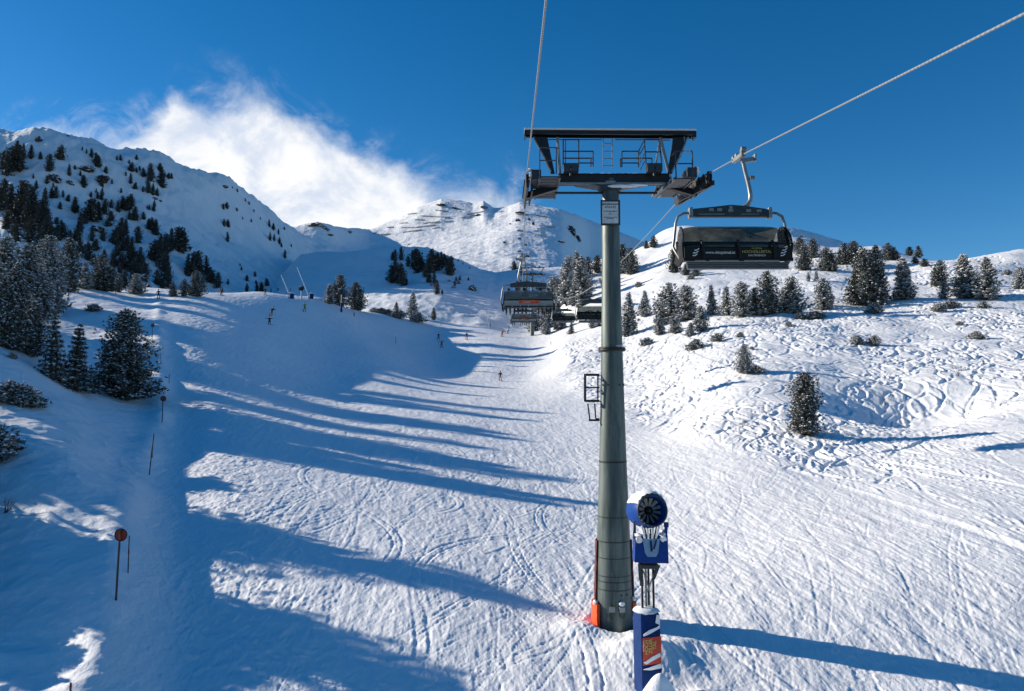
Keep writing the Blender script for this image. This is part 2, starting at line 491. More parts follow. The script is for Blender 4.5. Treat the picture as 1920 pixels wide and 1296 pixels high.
# ------------------------------------------------------------------ far layers: profiles by compass column
def pchip(xk, yk, x):
    xk, yk = np.asarray(xk, float), np.asarray(yk, float)
    h = np.diff(xk); dl = np.diff(yk) / h
    m = np.zeros_like(yk)
    m[0], m[-1] = dl[0], dl[-1]
    for i in range(1, len(xk) - 1):
        m[i] = 0 if dl[i - 1] * dl[i] <= 0 else 2 / (1 / dl[i - 1] + 1 / dl[i])
    i = np.clip(np.searchsorted(xk, x) - 1, 0, len(xk) - 2)
    t = (x - xk[i]) / h[i]
    return ((2 * t ** 3 - 3 * t ** 2 + 1) * yk[i] + (t ** 3 - 2 * t ** 2 + t) * h[i] * m[i]
            + (-2 * t ** 3 + 3 * t ** 2) * yk[i + 1] + (t ** 3 - t ** 2) * h[i] * m[i + 1])
def layer(key, name, cols, mat, d0, d1, nu, nd, rough, fall=0.35, front=0.25):
    """cols: {px: [(py, D), ... rising to the crest]}"""
    pxs = sorted(cols)
    K = len(cols[pxs[0]])
    uk = np.array([(p - 960) / F for p in pxs])
    Tk = np.array([[ray(p, y)[1] for y, _ in cols[p]] for p in pxs])
    Lk = np.array([[math.log(D) for _, D in cols[p]] for p in pxs])
    u = np.linspace(uk[0], uk[-1], nu)
    T = np.stack([np.interp(u, uk, Tk[:, k]) if k == K - 1 else pchip(uk, Tk[:, k], u) for k in range(K)], 1)
    L = np.stack([pchip(uk, Lk[:, k], u) for k in range(K)], 1)
    ld = np.linspace(math.log(d0), math.log(d1), nd)
    D = np.exp(ld)
    Z = np.zeros((nd, nu))
    for j in range(nu):
        dk = np.exp(L[j]); zk = T[j] * dk
        d_all = np.concatenate([[dk[0] * 0.55], dk, [dk[-1] * 1.10, dk[-1] * 1.6]])
        z_all = np.concatenate([[zk[0] - front * dk[0] * .45], zk, [zk[-1] - fall * dk[-1] * .08, zk[-1] - fall * dk[-1] * .5]])
        Z[:, j] = pchip(d_all, z_all, np.clip(D, d_all[0], d_all[-1]))
    U_, D_ = np.meshgrid(u, D)
    Z = Z + rough(U_ * D_, D_, U_)
    o = grid_mesh(name, U_ * D_, D_, Z, mat)
    LAYERS[key] = (u, D, Z / D_)
    return o

layer('mid', 'hill', {
    380: [(660, 240), (650, 300), (640, 400), (640, 540)],
    480: [(620, 240), (600, 300), (575, 400), (570, 540)],
    560: [(595, 240), (560, 300), (520, 400), (486, 540)],
    640: [(600, 240), (560, 300), (515, 390), (480, 510)],
    720: [(605, 240), (560, 290), (515, 370), (474, 480)],
    800: [(610, 240), (560, 290), (515, 360), (470, 450)],
    860: [(612, 240), (568, 290), (525, 350), (490, 430)],
    900: [(612, 245), (575, 290), (535, 345), (508, 425)],
    930: [(615, 250), (580, 290), (545, 340), (516, 420)],
    1000: [(620, 260), (590, 300), (550, 345), (510, 430)],
    1060: [(610, 300), (580, 320), (545, 360), (505, 440)],
    1300: [(600, 320), (580, 340), (560, 380), (520, 450)]},
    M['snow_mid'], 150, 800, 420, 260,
    lambda x, y, u: 2.2 * fbm(x * .02, y * .02, 5, .5, 71) + 0.5 * ridged(x * .09, y * .09, 4, .5, 75), fall=.30)

layer('left', 'mountain', {
    -900: [(620, 200), (560, 240), (420, 330), (300, 420)],
    -300: [(600, 220), (550, 260), (410, 340), (275, 430)],
    0: [(600, 230), (545, 270), (400, 350), (268, 430)],
    70: [(600, 235), (545, 276), (400, 358), (256, 432)],
    140: [(600, 240), (545, 284), (408, 368), (276, 440)],
    200: [(600, 245), (545, 295), (415, 378), (291, 452)],
    270: [(600, 250), (548, 310), (425, 395), (297, 468)],
    330: [(600, 260), (550, 330), (440, 415), (330, 492)],
    420: [(600, 275), (555, 370), (460, 465), (348, 540)],
    470: [(600, 285), (558, 395), (475, 495), (384, 580)],
    530: [(600, 300), (560, 425), (500, 530), (430, 630)],
    580: [(600, 310), (565, 450), (520, 560), (462, 660)],
    640: [(605, 320), (575, 470), (535, 580), (488, 690)],
    760: [(620, 340), (600, 480), (570, 590), (530, 720)]},
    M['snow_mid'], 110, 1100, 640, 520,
    lambda x, y, u: (3.5 * fbm(x * .022, y * .022, 5, .5, 81) + 2.4 * ridged(x * .04, y * .03, 6, .58, 85)) * sstep(u, .02, -.35) + .3 * fbm(x * .1, y * .1, 3, .5, 88) + .55 * ridged(x * .11, y * .07, 4, .6, 89) * sstep(u, -.2, -.42), fall=.5)

layer('far', 'mountain', {
    380: [(545, 560), (500, 640), (460, 740), (450, 850)],
    500: [(545, 560), (500, 640), (450, 740), (438, 850)],
    530: [(545, 560), (500, 650), (455, 740), (431, 840)],
    560: [(545, 560), (500, 650), (455, 750), (424, 830)],
    590: [(545, 560), (500, 660), (455, 760), (418, 830)],
    612: [(545, 560), (500, 660), (460, 770), (424, 850)],
    640: [(540, 560), (500, 670), (470, 800), (432, 910)],
    690: [(535, 560), (500, 680), (478, 850), (438, 1060)],
    740: [(530, 560), (495, 690), (466, 880), (418, 1160)],
    780: [(530, 560), (492, 700), (458, 890), (396, 1190)],
    825: [(528, 560), (489, 700), (450, 900), (381, 1200)],
    860: [(528, 560), (486, 700), (444, 900), (386, 1195)],
    885: [(526, 560), (484, 700), (440, 900), (392, 1180)],
    906: [(526, 560), (482, 700), (436, 900), (387, 1170)],
    925: [(526, 560), (480, 700), (432, 900), (401, 1160)],
    950: [(526, 560), (479, 700), (428, 900), (398, 1155)],
    975: [(528, 560), (480, 700), (424, 900), (389, 1150)],
    1005: [(532, 560), (486, 700), (426, 900), (393, 1150)],
    1050: [(536, 560), (492, 708), (432, 905), (401, 1160)],
    1078: [(542, 560), (504, 730), (452, 930), (408, 1200)],
    1110: [(540, 560), (515, 760), (484, 980), (421, 1260)],
    1160: [(545, 560), (520, 780), (495, 1000), (441, 1320)],
    1210: [(550, 560), (530, 800), (505, 1020), (462, 1360)],
    1400: [(560, 560), (540, 800), (520, 1000), (490, 1300)]},
    M['snow_far'], 380, 2100, 620, 460,
    lambda x, y, u: 3.2 * fbm(x * .009, y * .009, 5, .5, 91) + .9 * ridged(x * .03, y * .03, 5, .6, 95), fall=.5)
# far ridge at the right, behind the near slope
layer('right', 'hill', {
    1380: [(560, 330), (520, 400), (460, 480), (450, 560)],
    1440: [(560, 330), (520, 400), (455, 480), (440, 560)],
    1480: [(560, 330), (520, 400), (450, 480), (432, 560)],
    1530: [(560, 330), (520, 400), (460, 480), (443, 570)],
    1600: [(560, 330), (530, 400), (480, 480), (464, 580)],
    1700: [(560, 330), (540, 400), (510, 480), (490, 590)]},
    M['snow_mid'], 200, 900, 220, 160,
    lambda x, y, u: 1.6 * fbm(x * .02, y * .02, 5, .5, 101) + .5 * ridged(x * .07, y * .07, 4, .5, 105), fall=.35)

def hit(key, px, py, below=0.0):
    """first point of that terrain sheet on the sight line through a photo pixel; None above its crest"""
    u, t = ray(px, py)
    us_, ds_, T = LAYERS[key]
    f = np.interp(u, us_, np.arange(len(us_)))
    i = min(int(f), len(us_) - 2); a = f - i
    col = T[:, i] * (1 - a) + T[:, i + 1] * a
    k0 = np.searchsorted(ds_, 14) if key == 'near' else 0
    idx = np.nonzero(col[k0:] >= t)[0]
    if len(idx) == 0:
        k = k0 + int(np.argmax(col[k0:]))
        D = ds_[k]; return Vector((u * D, D, col[k] * D - below))
    k = k0 + idx[0]
    if k == 0:
        D = ds_[0]
    else:
        a2 = (t - col[k - 1]) / (col[k] - col[k - 1] + 1e-12)
        D = ds_[k - 1] + (ds_[k] - ds_[k - 1]) * min(max(a2, 0), 1)
    return Vector((u * D, D, t * D - below))
def ground_z(x, y, key='near'):
    us_, ds_, T = LAYERS[key]
    u = x / y
    f = min(max(np.interp(u, us_, np.arange(len(us_))), 0), len(us_) - 1.001); g = min(max(np.interp(y, ds_, np.arange(len(ds_))), 0), len(ds_) - 1.001)
    i, j = int(f), int(g); a, b = f - i, g - j
    return ((T[j, i] * (1 - a) + T[j, i + 1] * a) * (1 - b) + (T[j + 1, i] * (1 - a) + T[j + 1, i + 1] * a) * b) * y
# ------------------------------------------------------------------ materials for things
M['steel'] = simple('galvanised_steel', (0.24, 0.255, 0.26), 0.45, 0.55, .18, 5)
M['steel_dark'] = simple('dark_steel', (0.04, 0.05, 0.06), 0.5, 0.3, .25, 4)
M['steel_black'] = simple('black_steel', (0.014, 0.016, 0.019), 0.5, 0.2, .25, 4)
M['rubber'] = simple('black_rubber', (0.02, 0.02, 0.022), 0.8)
M['black_plastic'] = simple('black_plastic', (0.010, 0.010, 0.011), 0.5, spec=.25)
M['white_paint'] = simple('white_board', (0.62, 0.66, 0.68), 0.6)
M['text_dark'] = simple('dark_lettering', (0.03, 0.05, 0.07), 0.7)
M['text_white'] = simple('white_lettering', (0.75, 0.75, 0.74), 0.6)
M['text_gold'] = simple('gold_lettering', (0.55, 0.45, 0.12), 0.6)
M['red_sign'] = simple('red_panel', (0.55, 0.045, 0.02), 0.5)
M['grey_panel'] = simple('grey_panel', (0.30, 0.31, 0.31), 0.5, 0.2)
M['slat'] = simple('slat_metal', (0.06, 0.07, 0.08), 0.45, 0.5)
M['orange_pad'] = simple('orange_padding', (0.75, 0.075, 0.01), 0.6, 0, .1)
M['red_pad'] = simple('faded_red_padding', (0.10, 0.012, 0.010), 0.65, 0, .2)
M['blue_paint'] = simple('blue_paint', (0.002, 0.042, 0.23), 0.45, 0, .15)
M['blue_pad'] = simple('blue_padding', (0.002, 0.026, 0.125), 0.7, 0, .2, 3)
M['blue_light'] = simple('light_blue_plastic', (0.16, 0.30, 0.46), 0.5)
M['wood_pole'] = simple('dark_pole', (0.045, 0.03, 0.022), 0.7)
M['red_disc'] = simple('red_disc', (0.24, 0.022, 0.014), 0.6)
M['white_pole'] = simple('white_pole', (0.55, 0.6, 0.65), 0.5)
M['rock'] = simple('dark_rock', (0.075, 0.06, 0.05), 0.85, 0, .5, .8, .8, .3, 3)
M['bark'] = simple('bark', (0.055, 0.04, 0.03), 0.9, 0, .3, 8)
M['snow_cap'] = snow_mat('settled_snow', [((1, 1, 1), 6, 0.03, 0.5, 4)])
M['barrier'] = simple('barrier_steel', (0.17, 0.14, 0.12), 0.7, 0, .3)

# tower tube: weathered green-grey sheet steel with drip marks
m, t, b = mat_new('weathered_tower_steel')
tcn = t.node('ShaderNodeTexCoord')
o = tcn.outputs['Object']
n1_ = t.noise(t.mapping(o, scale=(2.2, 2.2, 0.35)), 1.6, 6, 0.6, .3)
n2_ = t.noise(t.mapping(o, scale=(9, 9, 0.5)), 1.3, 4, 0.6)
c1 = t.mix(t.smooth(n1_, 0.32, 0.68), (0.042, 0.066, 0.068, 1), (0.13, 0.16, 0.15, 1))
c2 = t.mix(t.smooth(n2_, 0.5, 0.72, 0, .5), c1, (0.055, 0.06, 0.052, 1))
t.l.new(c2, b.inputs['Base Color'])
b.inputs['Roughness'].default_value = 0.5
b.inputs['Metallic'].default_value = 0.25
M['tower'] = m

# tinted bubble
m, t, b = mat_new('tinted_acrylic')
b.inputs['Base Color'].default_value = (0.012, 0.016, 0.02, 1)
b.inputs['Roughness'].default_value = 0.08
b.inputs['Specular IOR Level'].default_value = 0.8
b.inputs['Coat Weight'].default_value = 0.5
tr = t.node('ShaderNodeBsdfTransparent')
tr.inputs[0].default_value = (0.40, 0.41, 0.37, 1)
mx = t.node('ShaderNodeMixShader')
tcn = t.node('ShaderNodeTexCoord')
t.l.new(t.smooth(t.noise(tcn.outputs['Object'], 2.2, 5, .6), .3, .7, .52, .78), mx.inputs[0])
t.l.new(b.outputs[0], mx.inputs[1]); t.l.new(tr.outputs[0], mx.inputs[2])
t.l.new(mx.outputs[0], m.node_tree.nodes['Material Output'].inputs['Surface'])
bn = t.node('ShaderNodeBump'); bn.inputs['Strength'].default_value = .35; bn.inputs['Distance'].default_value = .05
t.l.new(t.noise(tcn.outputs['Object'], 1.6, 3, .5), bn.inputs['Height']); t.l.new(bn.outputs[0], b.inputs['Normal'])
M['bubble'] = m
m, t, b = mat_new('frosted_acrylic')
b.inputs['Base Color'].default_value = (0.22, 0.25, 0.25, 1)
b.inputs['Roughness'].default_value = 0.3
tr = t.node('ShaderNodeBsdfTransparent')
tr.inputs[0].default_value = (0.62, 0.66, 0.66, 1)
mx = t.node('ShaderNodeMixShader')
mx.inputs[0].default_value = 0.55
t.l.new(b.outputs[0], mx.inputs[1]); t.l.new(tr.outputs[0], mx.inputs[2])
t.l.new(mx.outputs[0], m.node_tree.nodes['Material Output'].inputs['Surface'])
M['bubble_back'] = m

# twisted wire rope
m, t, b = mat_new('wire_rope')
tcn = t.node('ShaderNodeTexCoord')
wv = t.node('ShaderNodeTexWave', wave_type='BANDS', bands_direction='DIAGONAL')
wv.inputs['Scale'].default_value = 5.0
t.l.new(tcn.outputs['Object'], wv.inputs['Vector'])
t.l.new(t.mix(wv.outputs['Fac'], (0.22, 0.235, 0.25, 1), (0.34, 0.355, 0.37, 1)), b.inputs['Base Color'])
b.inputs['Metallic'].default_value = 0.35
b.inputs['Roughness'].default_value = 0.45
M['rope'] = m

def foliage(name, col, dust, lo):
    m, t, b = mat_new(name)
    tcn = t.node('ShaderNodeTexCoord')
    geo = t.node('ShaderNodeNewGeometry')
    oi = t.node('ShaderNodeObjectInfo')
    n = t.noise(tcn.outputs['Object'], 1.3, 4, .6)
    dk = tuple(c * .55 for c in col) + (1,); br = tuple(c * 1.5 for c in col) + (1,)
    c = t.mix(t.smooth(n, .3, .7), dk, br)
    c = t.mix(t.math('MULTIPLY', oi.outputs['Random'], .4), c, (col[0] * 1.3, col[1] * 1.0, col[2] * .7, 1))
    n2 = t.noise(tcn.outputs['Object'], 5.0, 3, .6)
    d = t.math('MULTIPLY', t.smooth(n2, lo, lo + .16), dust)
    t.l.new(t.mix(d, c, (0.66, 0.69, 0.73, 1)), b.inputs['Base Color'])
    b.inputs['Roughness'].default_value = .75
    b.inputs['Specular IOR Level'].default_value = .2
    return m
M['needle_frost'] = foliage('frosted_needles', (0.045, 0.054, 0.038), .50, .42)
M['needle'] = foliage('pine_needles', (0.032, 0.040, 0.026), .34, .45)
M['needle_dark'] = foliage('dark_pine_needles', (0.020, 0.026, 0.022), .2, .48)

# ------------------------------------------------------------------ mesh helpers
class MB:
    """collects shapes and links them as one mesh object"""
    def __init__(s):
        s.v, s.f, s.m = [], [], []
    def add(s, vs, fs, mi=0):
        k = len(s.v)
        s.v += [tuple(p) for p in vs]
        s.f += [tuple(i + k for i in f) for f in fs]
        s.m += [mi] * len(fs)
        return s
    def box(s, c, d, rot=None, mi=0):
        c = Vector(c); h = Vector(d) / 2
        vs = []
        for x in (-1, 1):
            for y in (-1, 1):
                for z in (-1, 1):
                    p = Vector((x * h.x, y * h.y, z * h.z))
                    if rot is not None:
                        p = rot @ p
                    vs.append(c + p)
        return s.add(vs, [(0, 1, 3, 2), (4, 6, 7, 5), (0, 4, 5, 1), (2, 3, 7, 6), (0, 2, 6, 4), (1, 5, 7, 3)], mi)
    def bar(s, a, b, w, h=None, mi=0, up=(0, 0, 1)):
        """rectangular bar from a to b"""
        a, b = Vector(a), Vector(b); h = h or w
        d = (b - a).normalized(); u = Vector(up)
        if abs(d.dot(u)) > .98: u = Vector((0, 1, 0))
        x = d.cross(u).normalized(); z = x.cross(d).normalized()
        vs = []
        for p in (a, b):
            for sx, sz in ((-1, -1), (1, -1), (1, 1), (-1, 1)):
                vs.append(p + x * sx * w / 2 + z * sz * h / 2)
        return s.add(vs, [(3, 2, 1, 0), (4, 5, 6, 7), (0, 1, 5, 4), (1, 2, 6, 5), (2, 3, 7, 6), (3, 0, 4, 7)], mi)
    def tube(s, pts, r, n=8, mi=0, caps=True):
        pts = [Vector(p) for p in pts]
        rr = r if isinstance(r, (list, tuple)) else [r] * len(pts)
        vs, fs = [], []
        x = None
        for i, p in enumerate(pts):
            d = (pts[min(i + 1, len(pts) - 1)] - pts[max(i - 1, 0)]).normalized()
            if x is None:
                u = Vector((0, 0, 1)) if abs(d.z) < .9 else Vector((1, 0, 0))
                x = d.cross(u).normalized()
            else:
                x = (x - d * x.dot(d)).normalized()
            y = d.cross(x)
            for k in range(n):
                a = 2 * PI * k / n
                vs.append(p + (x * math.cos(a) + y * math.sin(a)) * rr[i])
        for i in range(len(pts) - 1):
            for k in range(n):
                k2 = (k + 1) % n
                fs.append((i * n + k, i * n + k2, (i + 1) * n + k2, (i + 1) * n + k))
        if caps:
            fs.append(tuple(range(n - 1, -1, -1)))
            fs.append(tuple((len(pts) - 1) * n + k for k in range(n)))
        return s.add(vs, fs, mi)
    def lathe(s, o, axis, prof, n=20, mi=0, closed=True):
        """prof: (distance along axis, radius)"""
        o, ax = Vector(o), Vector(axis).normalized()
        u = Vector((0, 0, 1)) if abs(ax.z) < .9 else Vector((1, 0, 0))
        x = ax.cross(u).normalized(); y = ax.cross(x)
        vs, fs = [], []
        for (h, r) in prof:
            for k in range(n):
                a = 2 * PI * k / n
                vs.append(o + ax * h + (x * math.cos(a) + y * math.sin(a)) * r)
        for i in range(len(prof) - 1):
            for k in range(n):
                k2 = (k + 1) % n
                fs.append((i * n + k, i * n + k2, (i + 1) * n + k2, (i + 1) * n + k))
        if closed:
            fs.append(tuple(range(n - 1, -1, -1)))
            fs.append(tuple((len(prof) - 1) * n + k for k in range(n)))
        return s.add(vs, fs, mi)
    def prism(s, poly, d, mi=0):
        """closed polygon of 3-D points thickened by the vector d"""
        d = Vector(d); n = len(poly)
        vs = [Vector(p) - d / 2 for p in poly] + [Vector(p) + d / 2 for p in poly]
        fs = [tuple(range(n - 1, -1, -1)), tuple(range(n, 2 * n))]
        fs += [(i, (i + 1) % n, n + (i + 1) % n, n + i) for i in range(n)]
        return s.add(vs, fs, mi)
    def blob(s, c, r, n=10, m=6, seed=0, mi=0, amp=.15, flat=None):
        rs = random.Random(seed); c = Vector(c)
        r = Vector(r) if not isinstance(r, (int, float)) else Vector((r, r, r))
        vs, fs = [], []
        for j in range(m + 1):
            th = PI * j / m
            for k in range(n):
                ph = 2 * PI * k / n
                q = 1 + amp * (rs.random() * 2 - 1)
                z = math.cos(th) * q
                if flat is not None and z < flat: z = flat
                vs.append(c + Vector((r.x * math.sin(th) * math.cos(ph) * q, r.y * math.sin(th) * math.sin(ph) * q, r.z * z)))
        for j in range(m):
            for k in range(n):
                k2 = (k + 1) % n
                fs.append((j * n + k, (j + 1) * n + k, (j + 1) * n + k2, j * n + k2))
        return s.add(vs, fs, mi)
    def mesh(s, name, mats):
        me = bpy.data.meshes.new(name)
        me.from_pydata(s.v, [], s.f)
        for m in (mats if isinstance(mats, (list, tuple)) else [mats]):
            me.materials.append(m)
        if any(s.m):
            me.polygons.foreach_set('material_index', s.m)
        return me
    def build(s, name, mats, parent=None, smooth=False, bevel=0, loc=None):
        me = s.mesh(name, mats)
        if bevel or smooth:
            bm = bmesh.new(); bm.from_mesh(me)
            bmesh.ops.remove_doubles(bm, verts=bm.verts, dist=1e-5)
            bmesh.ops.recalc_face_normals(bm, faces=bm.faces)
            if bevel:
                es = [e for e in bm.edges if e.is_manifold and e.calc_face_angle(0) > .6]
                bmesh.ops.bevel(bm, geom=es, offset=bevel, segments=2, affect='EDGES', profile=.6, clamp_overlap=True)
            bm.to_mesh(me); bm.free()
        if smooth:
            me.polygons.foreach_set('use_smooth', [True] * len(me.polygons))
            try:
                me.set_sharp_from_angle(angle=R(40))
            except Exception:
                pass
        me.update()
        o = bpy.data.objects.new(name, me)
        C.objects.link(o)
        if loc is not None: o.location = loc
        if parent is not None: o.parent = parent
        return o

def tag(o, label=None, cat=None, group=None, kind=None):
    if label: o['label'] = label
    if cat: o['category'] = cat
    if group: o['group'] = group
    if kind: o['kind'] = kind
    return o
def empty(name, loc=(0, 0, 0), rz=0.0):
    o = bpy.data.objects.new(name, None)
    C.objects.link(o); o.location = loc; o.rotation_euler = (0, 0, rz)
    o.empty_display_size = .3
    return o
_kids = {}
def copy_tree(o, parent=None):
    c = o.copy(); C.objects.link(c); c.parent = parent
    for ch in list(o.children):
        copy_tree(ch, c)
    return c
def text_mesh(name, s, size, mat, parent, loc, rot, align='CENTER', ext=.004, sx=1.0, space=1.0, bold=0.0):
    cu_ = bpy.data.curves.new(name, 'FONT')
    cu_.body = s; cu_.size = size; cu_.align_x = align; cu_.align_y = 'CENTER'; cu_.extrude = ext
    cu_.space_line = space; cu_.offset = bold
    tmp = bpy.data.objects.new(name, cu_)
    C.objects.link(tmp)
    dg = bpy.context.evaluated_depsgraph_get()
    me = bpy.data.meshes.new_from_object(tmp.evaluated_get(dg))
    bpy.data.objects.remove(tmp)
    me.materials.clear(); me.materials.append(mat)
    o = bpy.data.objects.new(name, me)
    C.objects.link(o)
    if parent is not None: o.parent = parent
    o.location = loc; o.rotation_euler = rot; o.scale = (sx, 1, 1)
    return o

# ------------------------------------------------------------------ trees
def tree_meshes(seed, H=8.0, Rm=2.2, shape='pine', nb=110, nt=7, tuft=.42, snow=.5, core=.55, lean=0, nblade=5, mats=None, multi=1, snow_s=.62):
    rs = random.Random(seed)
    mb = MB(); tk = MB()
    tk.tube([(0, 0, -.6), (0.02 * H * lean, 0, H * .4), (.03 * H * lean, 0, H * .93)], [H * .028, H * .018, H * .004], 7)
    lobes = [(0, 0, 1.0)]
    for k in range(multi - 1):
        a = rs.uniform(0, 6.28); lobes.append((math.cos(a) * Rm * .6, math.sin(a) * Rm * .45, rs.uniform(.6, .85)))
    def prof(h):
        if shape == 'pine':      # broad, rounded top
            return Rm * min(1, (h / .14) ** .5 if h > 0 else 0) * max(0, 1 - h ** 1.9) ** .75
        if shape == 'column':
            return Rm * min(1, (h / .10) ** .5) * max(0, 1 - h ** 3.2) ** .7
        if shape == 'cone':
            return Rm * min(1, (h / .10) ** .5) * (1 - h) ** .70
        return Rm * min(1, (h / .06) ** .6) * (1 - h) ** .85 + .12   # spruce
    ph = [rs.uniform(0, 6.28) for _ in range(5)]
    for (lx, ly, ls) in lobes:
        n_b = int(nb * ls)
        for i in range(n_b):
            h = ((i + rs.random()) / n_b) ** (1.0 if shape != 'spruce' else 1.08)
            h = .03 + h * .96
            if shape == 'spruce':
                tier = round(h * 15) / 15; h = tier * .75 + h * .25
            az_ = i * 2.39996 + rs.uniform(-.5, .5)
            wob = 1 + .22 * math.sin(az_ * 2 + ph[0] + h * 6) + .16 * math.sin(az_ * 3 + ph[1] - h * 11) + rs.uniform(-.20, .22)
            L = prof(h) * wob * ls
            if L < .1: L = .1
            tilt = (-.22 if shape == 'spruce' else .30) + (h - .4) * .9 * (1 if shape != 'spruce' else .5)
            z0 = h * H * ls
            dx, dy = math.cos(az_), math.sin(az_)
            m_ = max(2, int(nt * (.35 + .75 * L / Rm)))
            for j in range(m_):
                f = .30 + .70 * (j + rs.random()) / m_
                sp = .30 * L * f
                bx = lx + .03 * H * lean * h + dx * L * f + rs.uniform(-sp, sp) * .8
                by = ly + dy * L * f + rs.uniform(-sp, sp) * .8
                bz = z0 + math.sin(tilt) * L * f * f + rs.uniform(-.12, .12)
                s_ = tuft * rs.uniform(.7, 1.3) * (.75 + .4 * (1 - h))
                for q in range(nblade):
                    a2 = az_ + rs.uniform(-1.5, 1.5)
                    e2 = rs.uniform(-.35, 1.1)
                    d = Vector((math.cos(a2) * math.cos(e2), math.sin(a2) * math.cos(e2), math.sin(e2)))
                    sd = Vector((-math.sin(a2), math.cos(a2), rs.uniform(-.6, .6))) * s_ * .24
                    b0 = Vector((bx, by, bz)) + Vector((rs.uniform(-1, 1), rs.uniform(-1, 1), rs.uniform(-1, 1))) * s_ * .25
                    mb.add([b0 - sd, b0 + sd, b0 + d * s_], [(0, 1, 2)], 0)
                if rs.random() < snow * (.55 + .6 * f):
                    sr = s_ * snow_s * rs.uniform(.6, 1.15)
                    c0 = Vector((bx + dx * .25 * s_, by + dy * .25 * s_, bz + s_ * .48))
                    vs = [c0 + Vector((0, 0, sr * .42))]
                    k_ = 5; a0 = rs.uniform(0, 6)
                    for q in range(k_):
                        a3 = a0 + 2 * PI * q / k_
                        rr = sr * rs.uniform(.55, 1.15)
                        vs.append(c0 + Vector((math.cos(a3) * rr, math.sin(a3) * rr, -sr * rs.uniform(.0, .35))))
                    mb.add(vs, [(0, 1 + q, 1 + (q + 1) % k_) for q in range(k_)], 1)
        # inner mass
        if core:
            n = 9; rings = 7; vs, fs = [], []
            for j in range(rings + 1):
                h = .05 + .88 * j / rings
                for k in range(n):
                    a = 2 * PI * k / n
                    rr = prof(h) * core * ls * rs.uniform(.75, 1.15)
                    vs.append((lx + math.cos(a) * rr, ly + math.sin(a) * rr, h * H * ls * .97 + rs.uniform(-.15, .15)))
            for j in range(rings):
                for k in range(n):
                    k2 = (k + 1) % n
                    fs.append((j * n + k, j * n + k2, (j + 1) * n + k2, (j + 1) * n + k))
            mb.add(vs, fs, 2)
    return mb.mesh('crown', [mats[0], M['snow_cap'], M['needle_dark']]), tk.mesh('trunk', M['bark'])

def tree_proto(*a, **k):
    k = dict(k); k['mats'] = [M[k.pop('mat', 'needle_frost')]]
    cr, tr = tree_meshes(*a, **k)
    return cr, tr, k.get('H', 8.0)
TP = {}
for i in range(7):
    TP['frost', i] = tree_proto(100 + i, H=8, Rm=[2.3, 2.0, 2.6, 1.7, 2.1, 1.5, 2.4][i], nb=120, nt=8, tuft=.46, snow=.80, core=.45, shape=['pine', 'cone', 'pine', 'cone', 'column', 'pine', 'cone'][i], mat='needle_frost', multi=[1, 1, 2, 1, 1, 1, 2][i], lean=[0, 1, 0, -1, 1, 0, 0][i])
for i in range(3):
    TP['dark', i] = tree_proto(200 + i, H=9, Rm=[1.9, 1.5, 2.4][i], nb=64, nt=5, tuft=.75, snow=.10, mat='needle_dark', multi=[1, 1, 2][i], shape=['column', 'pine', 'pine'][i], nblade=4, snow_s=.4)
for i in range(3):
    TP['mix', i] = tree_proto(300 + i, H=8, Rm=[2.4, 1.9, 2.7][i], nb=120, nt=8, tuft=.46, snow=.42, core=.48, mat='needle', multi=[2, 1, 2][i], snow_s=.5)
for i in range(2):
    TP['spruce', i] = tree_proto(400 + i, H=8, Rm=[1.25, 1.45][i], shape='spruce', nb=170, nt=7, tuft=.30, snow=.42, core=.35, mat='needle', nblade=6, snow_s=.6)
TP['big', 0] = tree_proto(500, H=8, Rm=2.9, shape='cone', nb=330, nt=12, core=.42, tuft=.25, snow=.62, mat='needle', nblade=8, multi=1, snow_s=.58)
TP['big', 1] = tree_proto(501, H=8, Rm=1.7, shape='column', nb=300, nt=9, tuft=.25, snow=.55, mat='needle', nblade=8, snow_s=.55)
TP['big', 2] = tree_proto(502, H=8, Rm=2.1, nb=260, nt=9, tuft=.28, snow=.75, mat='needle_frost', nblade=7, multi=2, snow_s=.6)
TP['big', 3] = tree_proto(503, H=8, Rm=2.0, nb=270, nt=9, tuft=.28, snow=.60, mat='needle', nblade=7, multi=1, lean=1, snow_s=.6)
for i in range(3):      # low shrubs: several short leaders, no trunk to be seen
    TP['shrub', i] = tree_proto(600 + i, H=1.4, Rm=1.1, nb=60, nt=6, tuft=.22, snow=.85, mat='needle_frost', nblade=8, multi=[3, 2, 3][i], core=.22, snow_s=.55)

_cnt = {}
def plant_tree(key, loc, h, name, label, cat, group=None, wide=1.0, rz=None, sink=.25):
    if key[0] == 'frost':      # alternate between look-alike crowns
        _cnt[key] = _cnt.get(key, 0) + 1
        if _cnt[key] % 2 == 0: key = ('frost', {0: 4, 1: 5, 2: 6, 3: 5}[key[1]])
    if key[0] == 'shrub': sink = .1; wide = 1 + (wide - 1) * .3; h *= .9
    if len(label.split()) > 16: print('LONG', label)
    cr, tr, H = TP[key]
    k = h / H
    if key[0] != 'shrub': wide *= random.uniform(.86, 1.12)
    e = empty(name, loc + Vector((0, 0, -sink * min(1, k))), rz if rz is not None else random.uniform(0, 6.28))
    for nm, me in (('trunk', tr), ('crown', cr)):
        if key[0] == 'shrub' and nm == 'trunk': continue
        o = bpy.data.objects.new(nm, me); C.objects.link(o); o.parent = e
        o.scale = (k * wide, k * wide, k)
    if key[0] != 'shrub': e.rotation_euler = (random.uniform(-.045, .045), random.uniform(-.045, .045), e.rotation_euler[2])
    return tag(e, label, cat, group)
